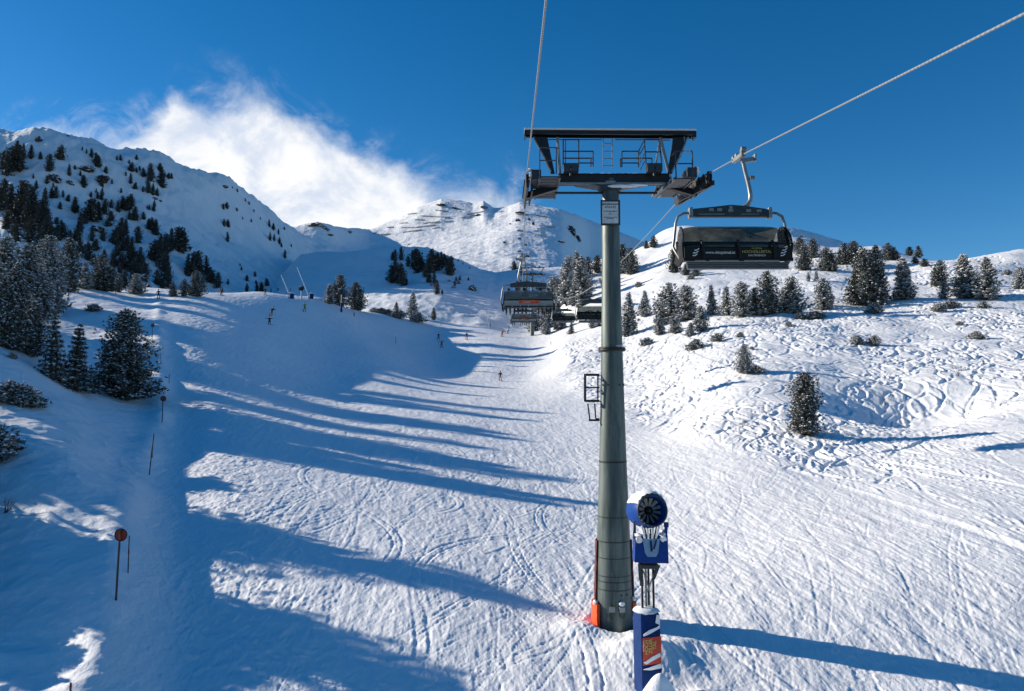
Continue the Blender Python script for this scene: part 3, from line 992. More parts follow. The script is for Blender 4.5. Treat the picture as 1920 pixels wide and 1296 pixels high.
# ------------------------------------------------------------------ every tree: photo pixel of its foot, height in photo pixels
random.seed(5)
def trees(layer_, rows, group):
    for row in rows:
        px, py, hp, key, label = row[:5]
        kw = row[5] if len(row) > 5 else {}
        kw = dict(kw)
        loc = hit(layer_, px, py)
        h = hp * loc.y / F
        nm = {'spruce': 'spruce_tree', 'shrub': 'snowy_shrub'}.get(key[0], 'pine_tree')
        cat = 'shrub' if key[0] == 'shrub' else 'tree'
        plant_tree(key, loc, h, nm, label, cat, group, kw.get('wide', 1.0), kw.get('rz'))

trees('near', [
    (238, 748, 170, ('big', 0), 'largest snow-dusted pine on the left bank, beside the marker poles', dict(wide=1.05)),
    (200, 728, 92, ('big', 0), 'short pine leaning out from the left side of the largest bank pine', dict(wide=.8)),
    (142, 733, 128, ('spruce', 0), 'slender snowy spruce in front of the largest bank pine', dict(wide=1.25)),
    (98, 712, 128, ('spruce', 1), 'slender spruce just left of the other slim spruce on the bank', dict(wide=1.1)),
    (22, 672, 12, ('shrub', 1), 'tiny dark seedling poking from the snow under the left bank pines'),
], 'trees on the near left bank')
trees('near', [
    (18, 655, 172, ('big', 3), 'tall dark pine at the left edge of the photo, front of its grove', dict(wide=.85)),
    (58, 668, 105, ('big', 3), 'low spreading pine at the foot of the left-edge grove', dict(wide=1.2)),
    (-22, 640, 150, ('big', 0), 'pine cut by the left edge of the photo'),
    (92, 588, 150, ('big', 2), 'whitest frosted pine of the left grove, with a rounded crown', dict(wide=.95)),
    (45, 600, 145, ('big', 2), 'pine left of the whitest frosted pine in the left grove'),
    (62, 575, 120, ('spruce', 1), 'narrow pointed tree between two round pines of the left grove', dict(wide=1.6)),
    (130, 548, 104, ('mix', 1), 'frosted pine at the right end of the left grove', dict(wide=1.0)),
    (8, 590, 150, ('frost', 0), 'pine behind the left grove, its top at the left edge'),
], 'pines of the left grove')
trees('near', [
    (16, 752, 40, ('shrub', 0), 'bushy snow-laden shrub on the left bank above the lone twig', dict(wide=1.6)),
    (50, 762, 34, ('shrub', 2), 'shrub to the right of the bushy one on the left bank', dict(wide=1.4)),
    (-6, 862, 66, ('shrub', 1), 'leafy shrub cut off by the left edge below the other bank shrubs', dict(wide=1.2)),
    (175, 583, 14, ('shrub', 0), 'dark flat shrub on the sunlit shoulder behind the largest bank pine', dict(wide=2.6)),
    (103, 576, 9, ('shrub', 1), 'tiny shrub at the edge of the left grove in sunlit snow'),
], 'shrubs on the left bank')
trees('near', [
    (186, 545, 70, ('mix', 0), 'broad pine standing behind the crest, right of the left grove', dict(wide=1.2)),
    (160, 542, 52, ('frost', 3), 'pale frosted pine squeezed between the left grove and the broad pine'),
    (222, 548, 36, ('mix', 1), 'small pine at the right foot of the broad crest pine'),
    (253, 552, 40, ('frost', 2), 'pale frosted young pine on the crest, near the leaning pole', dict(wide=1.3)),
    (370, 556, 50, ('mix', 2), 'snow-flecked pine poking over the crest, tallest of that clump', dict(wide=1.0)),
    (345, 556, 34, ('mix', 1), 'dark low pine at the left of the snow-flecked crest clump', dict(wide=1.2)),
    (325, 556, 26, ('mix', 0), 'small dark pine at the outer left of the crest clump', dict(wide=1.3)),
], 'pines along the left crest')
trees('near', [
    (637, 574, 62, ('mix', 0), 'lit green pine on the piste edge, left of the steel snow gun mast', dict(wide=1.05)),
    (665, 574, 54, ('mix', 2), 'lit green pine on the piste edge, right of the steel snow gun mast', dict(wide=1.05)),
    (618, 570, 38, ('frost', 3), 'low pale pine at the left foot of the piste edge pines', dict(wide=1.3)),
    (773, 597, 55, ('frost', 3), 'slim sunlit frosted pine alone on the knoll left of the lift', dict(wide=1.05)),
    (813, 600, 24, ('mix', 1), 'small dark pine on the knoll, right of the slim frosted pine', dict(wide=1.1)),
    (743, 570, 28, ('mix', 1), 'little dark pine behind the knoll, left of the slim frosted pine'),
    (745, 597, 18, ('shrub', 0), 'bare looking shrub at the left foot of the slim knoll pine', dict(wide=1.3)),
    (785, 605, 20, ('shrub', 1), 'leggy shrub at the right foot of the slim knoll pine'),
    (702, 576, 10, ('shrub', 2), 'small snowy shrub between the piste edge pines and the knoll', dict(wide=1.6)),
    (728, 582, 12, ('shrub', 1), 'snowy shrub just left of the slim knoll pine, lower', dict(wide=1.5)),
    (715, 572, 12, ('shrub', 0), 'round snowy shrub behind the knoll edge', dict(wide=1.6)),
], 'trees on the knoll left of the lift')
trees('near', [
    (1000, 600, 55, ('frost', 1), 'frosted pine half hidden behind the near six-seat chair'),
    (1048, 618, 42, ('frost', 1), 'dark green snowy pine in the dip below the empty chair', dict(wide=1.4)),
    (1023, 627, 26, ('frost', 2), 'young white frosted pine at the end of the piste', dict(wide=1.3)),
    (1071, 626, 26, ('spruce', 0), 'tiny white spruce in the dip left of the lift tower', dict(wide=1.6)),
    (1110, 616, 34, ('frost', 3), 'snowy pine just left of the tower tube, under the chair'),
    (1122, 612, 30, ('frost', 0), 'small pine touching the left side of the tower tube'),
    (1040, 560, 78, ('frost', 0), 'pine at the left front of the frosted wood beside the tower'),
    (1062, 573, 95, ('frost', 1), 'tall white pine in the middle of the frosted wood left of the tower', dict(wide=.9)),
    (1088, 575, 95, ('frost', 3), 'very white slender pine right of the tall one in the frosted wood', dict(wide=1.1)),
    (1028, 540, 60, ('frost', 2), 'leftmost pine of the frosted wood, above the near chair'),
    (1045, 530, 56, ('frost', 0), 'rounded pine at the back left of the frosted wood'),
    (1068, 520, 48, ('mix', 1), 'darker pine at the back of the frosted wood'),
    (1082, 520, 52, ('frost', 1), 'pointed pine at the top of the frosted wood'),
    (1103, 520, 40, ('mix', 2), 'dark rounded pine at the upper right of the frosted wood', dict(wide=.8)),
    (1120, 512, 36, ('mix', 1), 'dark pine directly left of the tower tube near the ridge'),
    (1078, 545, 56, ('frost', 2), 'pale bushy pine filling the middle of the frosted wood'),
    (1055, 548, 50, ('frost', 3), 'slim pale pine between the rounded ones of the frosted wood'),
    (1100, 560, 50, ('frost', 0), 'pine at the lower right of the frosted wood'),
], 'frosted pines left of the tower')
trees('near', [
    (1168, 512, 56, ('mix', 0), 'pine touching the right side of the tower tube, in the dark pair', dict(wide=1.1)),
    (1183, 515, 52, ('mix', 2), 'broad pine at the right of the dark pair beside the tower', dict(wide=1.0)),
    (1212, 466, 16, ('mix', 1), 'small dark pine on the ridge, left one of two', dict(wide=1.4)),
    (1226, 464, 24, ('mix', 0), 'dark round pine on the ridge left of the near descending chair', dict(wide=1.0)),
    (1262, 512, 50, ('dark', 2), 'dark pine behind the lower left corner of the near descending chair', dict(wide=.8)),
    (1285, 516, 22, ('mix', 0), 'low pine under the near descending chair, left one', dict(wide=1.4)),
    (1306, 518, 20, ('mix', 2), 'low pine under the near descending chair, right one', dict(wide=1.5)),
    (1178, 630, 82, ('frost', 3), 'layered white pine right beside the tower tube', dict(wide=1.25)),
    (1208, 594, 50, ('frost', 1), 'small upright pine standing alone uphill of the layered one'),
    (1255, 605, 76, ('frost', 2), 'largest broad frosted pine right of the tower', dict(wide=1.15)),
    (1290, 600, 66, ('frost', 0), 'broad frosted pine leaning against the largest one', dict(wide=1.1)),
    (1236, 628, 34, ('frost', 1), 'low bushy pine at the foot of the largest frosted pine', dict(wide=1.8)),
    (1266, 626, 30, ('frost', 0), 'low bushy pine right of the largest frosted pine, at its foot', dict(wide=1.5)),
    (1315, 622, 50, ('frost', 3), 'ragged pale pine between the broad pair and the hillside row', dict(wide=1.3)),
    (1295, 630, 26, ('frost', 2), 'little dark-footed pine at the front of the ragged one', dict(wide=1.3)),
    (1336, 590, 58, ('frost', 3), 'first pine of the hillside row, slim', dict(wide=.95)),
    (1362, 592, 56, ('frost', 1), 'second pine of the hillside row, rounded'),
    (1392, 594, 66, ('frost', 0), 'third pine of the hillside row, conical'),
    (1413, 590, 52, ('mix', 1), 'dark slim pine between the third and the tall pine of the hillside row'),
    (1440, 590, 84, ('mix', 0), 'tall dark pine of the hillside row, directly under the near descending chair', dict(wide=.9)),
    (1488, 588, 72, ('frost', 2), 'round-topped broad pine of the hillside row', dict(wide=1.1)),
    (1543, 582, 62, ('frost', 0), 'two-topped pale pine standing right of the round-topped one'),
    (1556, 574, 40, ('frost', 3), 'small pale pine at the right shoulder of the two-topped one'),
    (1516, 528, 18, ('frost', 1), 'tiny pine on the white knob behind the hillside row, left'),
    (1531, 526, 20, ('frost', 3), 'tiny pine on the white knob behind the hillside row, right'),
    (1622, 574, 112, ('mix', 2), 'biggest dark pine on the right slope, very broad', dict(wide=.95)),
    (1608, 572, 70, ('mix', 1), 'shorter dark pine merged with the left side of the biggest one', dict(wide=1.2)),
    (1648, 568, 84, ('mix', 0), 'dark pine merged with the right side of the biggest one', dict(wide=.85)),
    (1660, 572, 26, ('frost', 3), 'small pine at the right foot of the biggest dark pine'),
    (1697, 562, 82, ('frost', 3), 'layered conical pine right of the biggest dark pine', dict(wide=1.3)),
    (1766, 536, 50, ('mix', 2), 'round dark pine on the upper right slope', dict(wide=1.0)),
    (1770, 560, 32, ('frost', 0), 'low frosted pine below the round dark pine on the upper right', dict(wide=1.1)),
    (1742, 498, 1, ('frost', 0), 'x'),
    (1812, 560, 86, ('frost', 3), 'tall layered white pine, left of the right-hand pair', dict(wide=1.2)),
    (1850, 562, 82, ('frost', 1), 'tall layered white pine, right of the right-hand pair', dict(wide=1.35)),
    (1795, 556, 26, ('frost', 2), 'small pine at the left foot of the right-hand white pair'),
    (1912, 542, 42, ('frost', 0), 'frosted pine cut by the right edge of the photo'),
    (1506, 507, 52, ('mix', 0), 'pine behind the right edge of the near descending chair, lower one', dict(wide=.9)),
    (1524, 484, 40, ('mix', 1), 'pine behind the near descending chair on the upper ridge', dict(wide=1.1)),
    (1500, 476, 32, ('mix', 2), 'pine on the upper ridge just right of the near descending chair', dict(wide=1.2)),
    (1548, 508, 46, ('mix', 2), 'bushy pine on the slope left of the ridge cluster', dict(wide=1.1)),
    (1582, 496, 42, ('mix', 0), 'leftmost pine of the big ridge cluster', dict(wide=1.1)),
    (1600, 494, 44, ('mix', 2), 'second pine from the left of the big ridge cluster', dict(wide=1.1)),
    (1642, 500, 42, ('mix', 1), 'upright dark pine in the middle of the big ridge cluster', dict(wide=1.3)),
    (1664, 488, 34, ('mix', 0), 'pointed pine at the right of the big ridge cluster', dict(wide=1.2)),
    (1676, 488, 26, ('mix', 2), 'rightmost small pine of the big ridge cluster', dict(wide=1.2)),
    (1705, 472, 18, ('mix', 1), 'small round pine on the skyline, left of two', dict(wide=1.6)),
    (1722, 475, 24, ('mix', 1), 'small round pine on the skyline, right of two', dict(wide=1.4)),
    (1715, 494, 14, ('mix', 2), 'low round pine under the skyline pair, left', dict(wide=1.5)),
    (1733, 500, 16, ('mix', 0), 'low round pine under the skyline pair, right', dict(wide=1.6)),
][0:] , 'pines on the right slope')
trees('near', [
    (1395, 700, 56, ('big', 2), 'small frosted pine growing alone in the skied-out field', dict(wide=1.0)),
    (1508, 815, 118, ('big', 1), 'upright snow-speckled pine alone in the skied-out field, nearest on the right', dict(wide=1.05)),
], 'lone pines in the skied-out field')
trees('near', [
    (1418, 700, 16, ('shrub', 0), 'shrub touching the right foot of the small lone pine', dict(wide=1.2)),
    (1606, 646, 18, ('shrub', 0), 'dark shrub in the skied-out field, left of two', dict(wide=1.0)),
    (1640, 648, 20, ('shrub', 1), 'dark pointed shrub in the skied-out field, right of two', dict(wide=.7)),
    (1305, 655, 20, ('shrub', 2), 'snow-caked shrub right of the tower below the frosted pines', dict(wide=1.5)),
    (1212, 648, 16, ('shrub', 0), 'low shrub just right of the tower tube', dict(wide=1.3)),
    (1345, 640, 16, ('shrub', 1), 'shrub at the right foot of the ragged pale pine', dict(wide=1.8)),
    (1388, 632, 10, ('shrub', 2), 'small low shrub left of the flat shrub row'),
    (1530, 598, 16, ('shrub', 0), 'wide frosted shrub below the round-topped pine', dict(wide=2.4)),
    (1500, 598, 12, ('shrub', 2), 'frosted shrub left of the wide one below the round-topped pine', dict(wide=2.0)),
    (1478, 612, 10, ('shrub', 1), 'tiny shrub in the snow under the wide frosted shrubs'),
    (1642, 588, 22, ('shrub', 1), 'spiky snow-covered shrub below the biggest dark pine', dict(wide=.9)),
    (1760, 584, 16, ('shrub', 2), 'low frosted shrub under the round dark pine, left', dict(wide=1.4)),
    (1780, 578, 16, ('shrub', 0), 'low frosted shrub under the round dark pine, right', dict(wide=1.3)),
    (1845, 578, 14, ('shrub', 1), 'small shrub below the right-hand white pair'),
    (1830, 636, 16, ('shrub', 0), 'shrub on the snow drift at the far right', dict(wide=1.5)),
    (1800, 610, 8, ('shrub', 2), 'tiny shrub above the drift at the far right', dict(wide=1.6)),
    (1888, 515, 10, ('shrub', 0), 'small dark shrub high on the right slope', dict(wide=1.6)),
    (1198, 538, 10, ('shrub', 2), 'small shrub on the steep slope right of the tower'),
    (1296, 524, 9, ('shrub', 1), 'dark low shrub on the slope beneath the near descending chair', dict(wide=1.8)),
    (1410, 655, 6, ('shrub', 2), 'tiny twiggy shrub above the small lone pine'),
    (1272, 812, 0.1, ('shrub', 2), 'x'),
], 'shrubs on the right slope')
for o in [o for o in C.objects if o.get('label') == 'x']:
    for ch in list(o.children): bpy.data.objects.remove(ch)
    bpy.data.objects.remove(o)

# dark trees of the mountains: where each one stands, told by what it is next to
def mtn(layer_, rows, where, group):
    kinds = [('dark', 0), ('dark', 1), ('dark', 2)]
    for i, (px, py, hp) in enumerate(rows):
        loc = hit(layer_, px, py)
        h = hp * 1.22 * loc.y / F
        size = 'tiny' if hp < 10 else 'small' if hp < 18 else 'medium' if hp < 28 else 'tall'
        key = kinds[(i * 7 + int(px)) % 3]
        sidex = ['leftmost', 'second from left', 'third from left', 'fourth from left', 'fifth from left', 'sixth from left', 'seventh from left', 'eighth from left',
                 'ninth from left', 'tenth from left', 'eleventh from left', 'twelfth from left', 'thirteenth from left', 'fourteenth from left']
        order = sorted(range(len(rows)), key=lambda k: rows[k][0]).index(i)
        plant_tree(key, loc, h, 'pine_tree', '%s dark pine %s, %s' % (size, where, sidex[order]), 'tree', group, wide=1.05 + random.uniform(-.15, .2), sink=.5)
GM = 'dark pines on the shaded mountain'
mtn('left', [(12, 330, 46), (24, 322, 42), (38, 322, 44), (6, 318, 30), (30, 300, 32), (44, 296, 24)], 'in the dense clump left below the summit rock', GM)
mtn('left', [(58, 298, 24), (76, 299, 13), (114, 300, 26), (130, 330, 20), (92, 322, 30), (62, 335, 8)], 'scattered just below the summit rock', GM)
mtn('left', [(154, 282, 7), (162, 288, 9), (172, 296, 16), (179, 306, 18), (184, 314, 20), (198, 325, 12), (190, 350, 20), (157, 348, 18), (156, 352, 12)], 'along the rock band left of the upper notch', GM)
mtn('left', [(219, 301, 9), (226, 301, 10), (256, 300, 9), (242, 307, 7), (247, 322, 16), (256, 324, 9), (262, 320, 8), (268, 332, 16)], 'on the upper shoulder right of the notch', GM)
mtn('left', [(282, 340, 30), (278, 362, 24), (300, 322, 15), (304, 352, 34), (316, 336, 11), (321, 335, 10), (286, 366, 20), (295, 368, 14), (245, 345, 18), (254, 355, 12), (227, 362, 9)], 'on the rib falling from the right shoulder', GM)
mtn('left', [(5, 395, 48), (18, 392, 40), (38, 400, 52), (50, 398, 46), (62, 388, 34), (68, 355, 15), (30, 420, 40), (48, 432, 44), (60, 425, 36), (12, 430, 34)], 'in the thick wood above the left grove', GM)
mtn('left', [(82, 398, 40), (76, 410, 30), (88, 420, 26), (97, 372, 18), (104, 372, 20), (118, 370, 12), (128, 378, 12), (142, 398, 26), (140, 400, 10), (105, 432, 22), (116, 428, 14)], 'on the steep gully right of the thick wood', GM)
mtn('left', [(168, 412, 34), (176, 416, 38), (184, 412, 30), (190, 375, 20), (183, 373, 12), (196, 402, 26), (160, 420, 22), (150, 436, 26), (208, 390, 14), (207, 420, 22), (203, 425, 14)], 'in the middle of the wooded gully', GM)
mtn('left', [(222, 398, 20), (230, 392, 22), (240, 395, 24), (246, 388, 22), (253, 414, 24), (243, 412, 14), (269, 412, 13), (288, 396, 18), (280, 394, 9), (276, 392, 6)], 'in the dark band right of the wooded gully', GM)
mtn('left', [(218, 458, 30), (226, 452, 38), (236, 440, 26), (258, 456, 28), (232, 470, 22), (283, 432, 22), (290, 440, 26), (278, 430, 18)], 'below the dark band, on the open face', GM)
mtn('left', [(228, 505, 28), (240, 500, 34), (252, 512, 36), (262, 508, 38), (268, 520, 30), (247, 530, 20), (225, 522, 26), (212, 520, 22)], 'low on the face behind the crest pines', GM)
mtn('left', [(290, 490, 36), (300, 478, 34), (312, 476, 34), (322, 470, 36), (334, 472, 40), (340, 468, 36), (303, 508, 40), (312, 525, 44), (316, 540, 30), (296, 535, 26), (306, 548, 24)], 'in the big clump at the foot of the face', GM)
mtn('left', [(352, 518, 36), (362, 516, 38), (372, 514, 38), (388, 516, 32), (380, 548, 26), (393, 530, 26), (408, 540, 26), (417, 548, 8), (427, 534, 10)], 'just right of the big foot clump', GM)
mtn('left', [(420, 425, 13), (427, 426, 13), (427, 454, 17), (425, 392, 12), (419, 393, 10), (444, 396, 6), (471, 417, 6), (455, 412, 5), (453, 507, 7), (450, 499, 5)], 'scattered on the smooth open snow slope', GM)
mtn('left', [(463, 549, 15), (490, 549, 18), (482, 548, 16), (500, 536, 13), (463, 527, 10), (478, 519, 9), (508, 548, 7), (521, 549, 8), (480, 532, 6)], 'just behind the piste crest, middle', GM)
mtn('left', [(505, 426, 13), (513, 432, 12), (506, 451, 14), (514, 452, 12), (522, 440, 10), (524, 458, 12), (528, 464, 8), (534, 484, 14), (546, 463, 5), (533, 431, 5)], 'near the right end of the long ridge', GM)
mtn('left', [(436, 354, 5), (445, 360, 6), (460, 378, 6), (467, 384, 6), (476, 398, 5), (488, 412, 5)], 'tiny on the skyline of the long ridge', GM)
mtn('left', [(559, 522, 5), (551, 514, 4), (545, 540, 9), (562, 544, 12), (570, 546, 9), (548, 538, 6)], 'beside the snow lances on the crest', GM)
mtn('left', [(8, 352, 16), (70, 430, 40), (82, 440, 36), (55, 455, 44), (30, 455, 40), (95, 455, 34), (75, 465, 40), (110, 452, 26), (120, 445, 24), (42, 372, 26)], 'deep in the wood above the left grove', GM)
mtn('left', [(132, 460, 26), (145, 452, 26), (172, 452, 24), (150, 480, 28), (165, 488, 30), (180, 470, 20), (192, 452, 22), (150, 425, 24), (196, 486, 16), (176, 498, 20)], 'scattered beneath the wooded gully', GM)
mtn('left', [(238, 470, 26), (246, 478, 30), (220, 480, 26), (212, 500, 24), (205, 530, 30), (192, 525, 26), (234, 540, 30), (262, 545, 22), (276, 552, 20), (250, 492, 26)], 'between the lower rocks of the face', GM)
mtn('left', [(100, 352, 9), (112, 392, 12), (150, 330, 9), (140, 318, 8), (210, 345, 9), (236, 330, 8), (268, 360, 10), (180, 362, 8), (88, 345, 14), (170, 370, 10)], 'dotted singly over the upper face', GM)
GH = 'dark pines in the shaded hollow'
mtn('mid', [(741, 490, 20), (752, 488, 22), (736, 488, 14), (765, 500, 18), (742, 530, 36), (750, 532, 34), (756, 536, 26), (762, 534, 12)], 'in the left clump of the shaded hollow', GH)
mtn('mid', [(775, 492, 20), (783, 512, 38), (780, 505, 34), (790, 508, 22), (797, 520, 24), (807, 512, 32), (812, 508, 36), (805, 530, 16), (815, 532, 22)], 'in the middle clump of the shaded hollow', GH)
mtn('mid', [(820, 498, 22), (828, 500, 24), (834, 498, 20), (842, 516, 30), (846, 512, 28), (838, 505, 16), (820, 550, 22), (818, 552, 20), (829, 552, 8)], 'in the right clump of the shaded hollow', GH)
mtn('mid', [(850, 488, 5), (859, 490, 4), (868, 496, 4), (881, 504, 4), (855, 530, 10), (862, 526, 8), (878, 526, 6), (853, 536, 7)], 'on the rim and rocks right of the hollow', GH)
mtn('near', [(946, 598, .5)], 'x', 'x')
for o in [o for o in C.objects if o.get('group') == 'x']:
    for ch in list(o.children): bpy.data.objects.remove(ch)
    bpy.data.objects.remove(o)
mtn('far', [(1012, 512, 12), (1020, 514, 12), (1004, 510, 10), (1030, 512, 12), (964, 512, 20)], 'in the distant row behind the near chair', 'distant pines below the peak')

# trees of the bank just outside the left edge of the photo: their shadows cross the piste. Each is set by where its tip's shadow falls
def caster(tip, u, i, key=None, wide=1.1):
    t = (tip.x - u * tip.y) / (SD.x * -1 / math.cos(SUN_EL) + u * SD.y / math.cos(SUN_EL))
    x = tip.x + SD.x / math.cos(SUN_EL) * t; y = tip.y + SD.y / math.cos(SUN_EL) * t
    g = ground_z(x, y); h = (tip.z + t * math.tan(SUN_EL) - g) * .95 - .3
    if h < .6: print('caster low', i, h); return

    plant_tree(key or [('mix', 0), ('mix', 1), ('mix', 2)][i % 3], Vector((x, y, g)), h + .25, 'pine_tree',
               'pine outside the left edge of the photo whose shadow crosses the piste', 'tree', 'pines beyond the left edge', wide=wide * min(1.0, 10 / h) )
TIPS = [(1120, 905, -.78, 1.1), (985, 852, -.80, 1.0), (760, 896, -.76, .7), (1110, 1150, -.82, 1.25), (900, 1105, -.78, 1.0), (1090, 778, -.74, .8), (880, 776, -.74, .7),
        (335, 790, -.76, 1.2), (335, 880, -.76, .9), (320, 962, -.76, .9),
        (330, 1015, -.76, 1.3), (300, 850, -.78, 1.0), (250, 1060, -.78, 1.0), (560, 1215, -.80, 1.3), (760, 1262, -.82, 1.3), (960, 1310, -.84, 1.4), (420, 1170, -.78, 1.3),
        (300, 1120, -.76, 1.2), (240, 880, -.80, 1.3), (160, 870, -.78, 1.2), (200, 1240, -.80, 1.4), (150, 1180, -.80, 1.2), (250, 1290, -.80, 1.4), (220, 940, -.80, 1.0), (60, 905, -.75, 1.0), (140, 930, -.75, 1.0), (190, 952, -.74, 1.0), (60, 1200, -.76, 1.0), (120, 1235, -.76, 1.1), (190, 1255, -.76, 1.1), (330, 905, -.74, .9), (90, 950, -.74, 1.1), (120, 1270, -.75, 1.2), (60, 1280, -.75, 1.1), (170, 1290, -.76, 1.2), (10, 1230, -.76, 1.0), (232, 905, -1.1, 1.3), (215, 935, -1.15, 1.3), (238, 962, -1.1, 1.1), (170, 965, -1.05, 1.3), (205, 1195, -1.1, 1.2), (165, 1240, -1.15, 1.3), (215, 1275, -1.1, 1.3), (120, 1215, -1.2, 1.3), (130, 1290, -1.15, 1.2), (225, 880, -1.2, 1.2), (300, 1240, -.78, 1.3), (560, 1300, -.82, 1.4)]
for i, (px, py, u, wd) in enumerate(TIPS):
    if py > 1296:
        D = 21.3 - (py - 1296) * .012; x = (px - 960) / F * D; tip = Vector((x, D, ground_z(x, D)))
    else:
        tip = hit('near', px, py)
    caster(tip, u, i, wide=wd)
# ------------------------------------------------------------------ the lift tower in the foreground
TD = 26.0
BASE = P(1152, 1168, TD)
def ring_pt(c, r, a): return c + Vector((math.cos(a) * r, math.sin(a) * r, 0))
tw = tag(empty('lift_tower', BASE), 'tall grey-green steel chairlift tower in the middle of the piste, with a two-armed head', 'lift tower')
def L(px, py, D=TD): return P(px, py, D) - BASE          # photo pixel at depth -> tower space
def rad(w_px, py): return w_px / 2 / F * (TD * 1.0)
# tube, in sections
ax = [L(1144 + (1152 - 1144) * (y - 350) / 820.0, y).z for y in range(0, 1300)]
def zt(y): return ax[int(y)]
prof_px = [(338, 31), (380, 32.5), (480, 34), (560, 36), (655, 40), (760, 45), (865, 50.5), (900, 53), (980, 59), (1060, 64), (1110, 67), (1150, 68), (1172, 66)]
mb = MB()
pr = [(zt(y), rad(w_, y)) for y, w_ in prof_px][::-1]
pr = [(pr[0][0] - 1.0, pr[0][1] * .98)] + pr
fine = []
for i in range(len(pr) - 1):
    for k in range(4):
        f = k / 4; fine.append((pr[i][0] * (1 - f) + pr[i + 1][0] * f, pr[i][1] * (1 - f) + pr[i + 1][1] * f))
fine.append(pr[-1])
mb.lathe((0, 0, 0), (0, 0, 1), fine, 48)
mb.build('tube', M['tower'], tw, smooth=True)
def rr(y): return float(np.interp(-y, [-a for a, _ in prof_px][::-1], [rad(w_, y) for _, w_ in prof_px][::-1]))
mb = MB()
z = zt(655); r0 = rr(655)
mb.lathe((0, 0, 0), (0, 0, 1), [(z - .06, r0), (z - .055, r0 + .10), (z - .005, r0 + .10), (z - .004, r0 + .085), (z + .004, r0 + .085), (z + .005, r0 + .10), (z + .05, r0 + .10), (z + .055, r0)], 40, closed=False)
for k in range(20):
    c = ring_pt(Vector((0, 0, z)), r0 + .055, 2 * PI * k / 20)
    mb.lathe(c - Vector((0, 0, .08)), (0, 0, 1), [(0, .018), (.16, .018)], 6)
mb.build('flange', M['steel_black'], tw, smooth=True)
mb = MB()
mb.blob((.16, -.27, z + .075), (.22, .10, .07), 10, 5, 3)
mb.build('snow', M['snow_cap'], tw, smooth=True)
for y, h in ((865, .03), (967, .012), (1012, .014), (1042, .010), (1075, .014), (1085, .010), (1100, .010)):
    mb = MB(); z = zt(y); r0 = rr(y)
    mb.lathe((0, 0, 0), (0, 0, 1), [(z - h, r0 - .01), (z - h, r0 + .012), (z + h, r0 + .012), (z + h, r0 - .01)], 40, closed=False)
    mb.build('seam_band', M['steel_black'] if y != 1075 else M['steel_dark'], tw, smooth=True)
# four small bolts at mid height
mb = MB()
z = zt(722); r0 = rr(722)
for a in (-150, -118, -60, -25, 10):
    c = ring_pt(Vector((0, 0, z)), r0, R(a)); d = Vector((math.cos(R(a)), math.sin(R(a)), 0))
    mb.lathe(c, d, [(-.02, .03), (.03, .03)], 8)
z = zt(1108)
for a in (-75, -55):
    c = ring_pt(Vector((0, 0, z)), rr(1108), R(a)); d = Vector((math.cos(R(a)), math.sin(R(a)), 0))
    mb.lathe(c, d, [(-.02, .025), (.03, .025)], 8)
mb.build('bolts', M['steel_black'], tw)
# junction plates and cable loop low on the tube
mb = MB()
z = zt(1133)
for a, w_ in ((-103, .20), (-76, .20)):
    c = ring_pt(Vector((0, 0, z)), rr(1133) + .05, R(a))
    mb.box(c, (w_, .1, .17), Matrix.Rotation(R(a + 90), 3, 'Z'))
mb.build('junction_box', M['steel'], tw, bevel=.012)
mb = MB()
c = ring_pt(Vector((0, 0, zt(1127))), rr(1133) + .06, R(-76))
mb.blob(c + Vector((0, 0, .08)), (.11, .07, .08), 8, 5, 5, amp=.1)
mb.build('snow', M['snow_cap'], tw, smooth=True)
mb = MB()
for s_ in (-1, 1):
    p0 = ring_pt(Vector((0, 0, zt(1140))), rr(1133) + .05, R(-90 + 6 * s_))
    mb.tube([p0, p0 + Vector((.06 * s_, -.03, -.13)), p0 + Vector((.14 * s_, 0, -.15)), p0 + Vector((.2 * s_, .05, -.02))], .014, 6)
mb.build('cable_loop', M['rubber'], tw, smooth=True)
# curved padding left and right of the foot
def pad(a0, a1, y0, y1, mat, thick=.10, name='padding'):
    mb = MB(); n = 10; vs, fs = [], []
    ys = [y0 + (y1 - y0) * k / 8 for k in range(9)]
    for j, y in enumerate(ys):
        for k in range(n + 1):
            a = R(a0 + (a1 - a0) * k / n)
            for q, off in enumerate((.02, thick)):
                o = off + (.012 * math.sin(j * 2.4 + k) if q else 0)
                vs.append(ring_pt(Vector((0, 0, zt(y))), rr(min(y, 1172)) + o, a))
    W_ = (n + 1) * 2
    for j in range(8):
        for k in range(n):
            i = j * W_ + k * 2
            fs += [(i, i + 2, i + 2 + W_, i + W_), (i + 1, i + 1 + W_, i + 3 + W_, i + 3)]
        i = j * W_; fs.append((i, i + W_, i + W_ + 1, i + 1))
        i = j * W_ + n * 2; fs.append((i, i + 1, i + W_ + 1, i + W_))
    for k in range(n):
        i = k * 2; fs.append((i, i + 1, i + 3, i + 2))
        i = 8 * W_ + k * 2; fs.append((i, i + 2, i + 3, i + 1))
    mb.add(vs, fs)
    return mb.build(name, mat, tw, smooth=True)
pad(140, 196, 1012, 1128, M['red_pad'], .06)
pad(140, 214, 1128, 1176, M['orange_pad'], .15)
pad(-18, 45, 1012, 1120, M['red_pad'], .06)
pad(-24, 45, 1126, 1152, M['orange_pad'], .12)
mb = MB(); mb.blob(ring_pt(Vector((0, 0, zt(1126))), rr(1126) + .09, R(200)), (.09, .12, .09), 9, 5, 8); mb.build('snow', M['snow_cap'], tw, smooth=True); mb = MB(); mb.blob(ring_pt(Vector((0, 0, zt(1119))), rr(1119) + .07, R(-22)), (.06, .08, .08), 9, 5, 9)
mb.build('snow', M['snow_cap'], tw, smooth=True)
